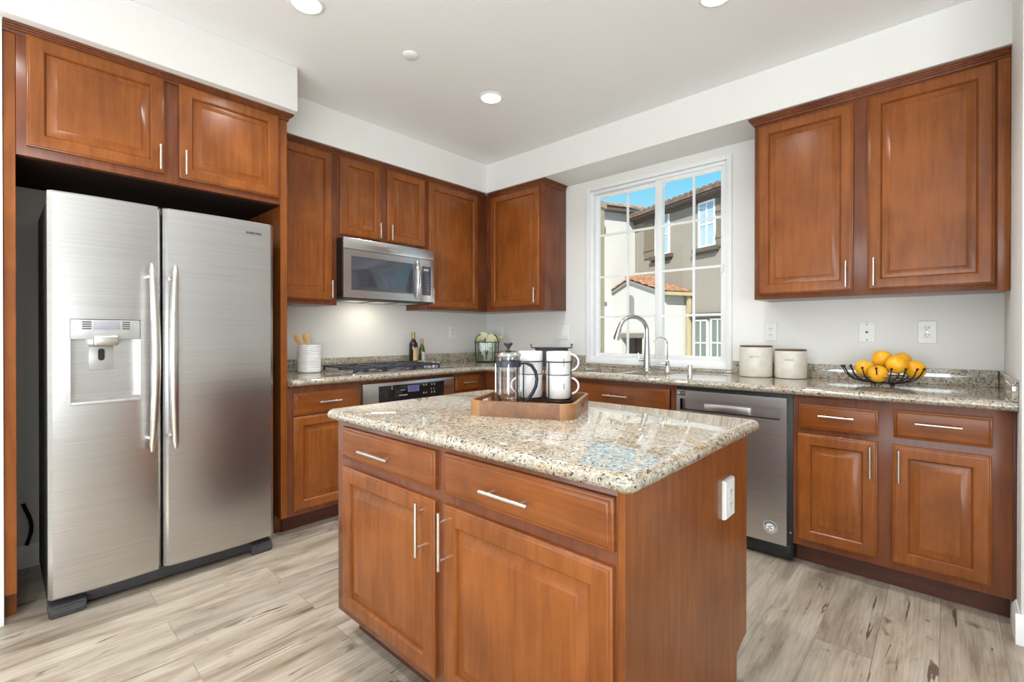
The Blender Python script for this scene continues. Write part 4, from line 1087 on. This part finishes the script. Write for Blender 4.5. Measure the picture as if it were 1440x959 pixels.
# ================================================================== OUTSIDE THE WINDOW
bm = new(); box(bm, -40, 30, .6, 60, -1.75, -1.6); struct('ground', bm, M['ground'])
bm = new(); box(bm, -1.6, -.166, 2.0, 2.5, -1.6, 2.96); box(bm, -1.65, -.145, 1.95, 2.53, 2.96, 3.05); struct('wall_outside', bm, M['stucco_tan'])
dv = Vector((-.909, .418, 0)).normalized(); nv = Vector((.418, .909, 0)).normalized()
AO = Vector((-1.698, 10.906, 0)); CNR = AO + dv*3.6
hs = thing('neighbour_house', 'beige stucco two-storey house with tiled roofs and white gabled porch outside the window', 'house', (AO.x, AO.y, -1.6))
def hb(bm, o, s0, s1, n0, n1, z0, z1):
    c_ = []
    for z in (z0, z1): c_.append([o+dv*s+nv*n+Vector((0, 0, z)) for s, n in ((s0, n0), (s1, n0), (s1, n1), (s0, n1))])
    ring_loft(bm, c_)
bm = new(); hb(bm, AO, -8, 3.62, 0, 5, -1.6, 5.30); obj('main_wall', bm, M['stucco_beige'], hs, smooth=0)
bm = new(); hb(bm, AO, 3.6, 7.5, -6, 4, -1.6, 5.50); obj('white_wing', bm, M['stucco_white'], hs, smooth=0)
bm = new(); hb(bm, AO, -8, 3.60, -.34, .2, 5.24, 5.32); hb(bm, AO, -8, 3.60, -.08, .02, 5.12, 5.24); e_ = obj('eaves', bm, M['eave'], hs, smooth=0)
def tile_roof(o, s0, s1, n0, n1, z0, rise, m, name, along='s', pitch=.24):
    """barrel tiles: half-round ribs running up the slope, in courses"""
    bm = new(); cnt = int(abs(s1-s0)/pitch); L = n1-n0; nc = max(1, int(abs(L)/.36))
    for k in range(cnt):
        s = s0 + (s1-s0)*(k+.5)/cnt
        for q in range(nc):
            f0, f1 = q/nc, (q+1)/nc; rr_ = pitch*.5
            rings = []
            for f, lift in ((f0, .05), (f1+.02, .01)):
                c_ = o+dv*s+nv*(n0+L*f)+Vector((0, 0, z0+rise*f+lift))
                rings.append([c_+dv*rr_*math.cos(a)+Vector((0, 0, rr_*.75*math.sin(a)-.02)) for a in [PI*i/6 for i in range(7)]])
            ring_loft(bm, rings, True, True, closed=True)
    hb(bm, o, min(s0, s1), max(s0, s1), n0, n0+.02, z0-.05, z0+.02)
    return obj(name, bm, m, hs, smooth=50)
tile_roof(AO, -8, 3.7, -.38, 2.6, 5.35, .62, M['tile_dark'], 'main_roof')
# wing roof verge facing the main wall
bm = new()
for a, b, c2, d2, zz in ((0, .35, -6, .2, 5.50),): hb(bm, CNR, -.30, 4, -6, .1, 5.50, 5.62)
obj('wing_eaves', bm, M['eave'], hs, smooth=0)
bm = new()
for k in range(26):
    n_ = -6+.24*k
    rings = []
    for s_, z_ in ((-.36, 5.66), (1.6, 6.2)):
        c_ = CNR+dv*s_+nv*(n_+.1)+Vector((0, 0, z_)); rings.append([c_+nv*.12*math.cos(a)+Vector((0, 0, .09*math.sin(a)-.02)) for a in [PI*i/6 for i in range(7)]])
    ring_loft(bm, rings)
obj('wing_roof', bm, M['tile'], hs, smooth=50)
bm = new(); hb(bm, CNR, -.06, .02, -1.45, -1.30, 4.75, 4.95); hb(bm, CNR, -.06, .02, -1.45, -1.25, 2.2, 2.3); obj('wall_vents', bm, M['shutter'], hs, smooth=0)
def hwin(s0, s1, z0, z1, gm, sill=True, cols=2, rows=2):
    bm = new(); t = .045
    for a in ((s0, s0+t, z0, z1), (s1-t, s1, z0, z1), (s0+t, s1-t, z0, z0+t), (s0+t, s1-t, z1-t, z1)): hb(bm, AO, a[0], a[1], -.05, .01, a[2], a[3])
    for c_ in range(1, cols): m_ = s0+(s1-s0)*c_/cols; hb(bm, AO, m_-.012, m_+.012, -.045, .0, z0+t, z1-t)
    for r_ in range(1, rows): m_ = z0+(z1-z0)*r_/rows; hb(bm, AO, s0+t, s1-t, -.043, .0, m_-.02, m_+.02)
    w_ = obj('window', bm, M['vinyl'], hs, smooth=0)
    bm = new(); hb(bm, AO, s0+t, s1-t, -.025, .0, z0+t, z1-t); obj('pane', bm, gm, w_, smooth=0)
    if sill:
        bm = new(); hb(bm, AO, s0-.16, s1+.16, -.16, .0, z0-.14, z0-.02); hb(bm, AO, s0-.10, s1+.10, -.10, .0, z0-.2, z0-.14); obj('sill', bm, M['eave'], w_, smooth=0)
hwin(-.17, .47, 3.76, 5.12, M['outglass']); hwin(1.76, 2.46, 3.82, 5.16, M['outglass'])
hwin(.10, .68, .2, 1.60, M['outglass_dark'], False); hwin(-.54, 0.0, .2, 1.62, M['outglass_dark'], False)
bm = new(); hb(bm, AO, -.75, .78, -.12, .0, 1.66, 1.80); obj('door_head_trim', bm, M['eave'], hs, smooth=0)
def shutter(s0, s1, z0, z1):
    bm = new(); nb = 4
    for k in range(nb): hb(bm, AO, s0+(s1-s0)*k/nb+.006, s0+(s1-s0)*(k+1)/nb-.006, -.05, .0, z0, z1)
    for z in (z0+.25, z1-.35): hb(bm, AO, s0, s1, -.075, -.05, z, z+.10)
    obj('shutter', bm, M['shutter'], hs, smooth=0)
shutter(-.66, -.22, 3.70, 5.06); shutter(2.52, 3.03, 3.80, 5.26)
# gabled porch standing against the main wall
K = 1.458
O3 = Vector(CAMLOC); PB = O3 + (Vector((-1.985, 6.578, 0))-O3)*K; PB.z = 0
zs = lambda z: 1.183+(z-1.183)*K
def pp(s, n, z): return PB+dv*s*K+nv*n*K+Vector((0, 0, zs(z)))
def pprism(bm, sz, n0, n1): ring_loft(bm, [[pp(s, n, z) for s, z in sz] for n in (n0, n1)])
zg = -.73
DEP = .66
bm = new()
pprism(bm, [(1.08, zg), (1.08, 2.05), (0, 2.40), (-1.12, 2.05), (-1.12, zg), (-.44, zg), (-.44, 1.08), (.34, 1.08), (.34, zg)], 0, .14)
pprism(bm, [(1.08, zg), (1.08, 2.05), (.95, 2.09), (.95, zg)], .14, DEP); pprism(bm, [(-1.12, zg), (-1.12, 2.05), (-.99, 2.09), (-.99, zg)], .14, DEP)
obj('porch_wall', bm, M['stucco_white'], hs, smooth=0)
bm = new(); pprism(bm, [(-.50, 1.09), (.40, 1.09), (.40, 1.19), (-.50, 1.19)], -.03, .0); obj('door_lintel', bm, M['shutter'], hs, smooth=0)
bm = new(); pprism(bm, [(-.43, zg), (.33, zg), (.33, 1.07), (-.43, 1.07)], .40, .42); obj('front_door', bm, M['eave'], hs, smooth=0)
bm = new(); arch = [(-.155, 1.575), (.125, 1.575), (.125, 1.93)]+[(-.015+.14*math.cos(a), 1.93+.14*math.sin(a)) for a in [PI*k/10 for k in range(1, 10)]]+[(-.155, 1.93)]
pprism(bm, arch, -.006, .06); obj('niche_window', bm, M['fascia'], hs, smooth=0)
bm = new(); pprism(bm, [(1.22, 2.03), (0, 2.42), (-1.25, 2.03), (-1.25, 1.97), (0, 2.36), (1.22, 1.97)], -.05, .03); obj('gable_fascia', bm, M['fascia'], hs, smooth=0)
for sg in (1, -1):
    bm = new(); e0, e1 = (1.26, 2.06), (0, 2.45)
    nn_ = 7
    for k in range(nn_):
        n_ = -.06+(DEP+.06)*(k+.5)/nn_; rw = (DEP+.06)/nn_*K*.52
        for q in range(5):
            f0, f1 = q/5, (q+1)/5+.03; rings = []
            for f, lift in ((f0, .05), (f1, .015)):
                c_ = pp(sg*(e0[0]+(e1[0]-e0[0])*f), n_, e0[1]+(e1[1]-e0[1])*f)+Vector((0, 0, lift))
                rings.append([c_+nv*rw*math.cos(a)+Vector((0, 0, rw*.75*math.sin(a)-.03)) for a in [PI*i/6 for i in range(7)]])
            ring_loft(bm, rings)
    obj('porch_roof', bm, M['tile'], hs, smooth=50)
bm = new(); tube(bm, [pp(0, -.08, 2.47), pp(0, .3, 2.47), pp(0, DEP, 2.47)], .13, 12); obj('ridge_tiles', bm, M['tile'], hs)
bm = new(); pprism(bm, [(-1.32, 1.98), (-1.22, 1.98), (-1.22, 2.05), (-1.32, 2.05)], -.05, DEP); pprism(bm, [(-1.26, zg), (-1.20, zg), (-1.20, 1.98), (-1.26, 1.98)], .56, .63); obj('gutter', bm, M['gutter'], hs, smooth=0)
ang_m = Matrix(((-dv.x, 0, -nv.x, 0), (-dv.y, 0, -nv.y, 0), (0, 1, 0, 0), (0, 0, 0, 1)))
pnum = pp(.80, -.004, .69)
obj('house_number', text_bm('477', .20, Matrix.Translation(pnum) @ ang_m, .008), M['ink'], hs, smooth=0)
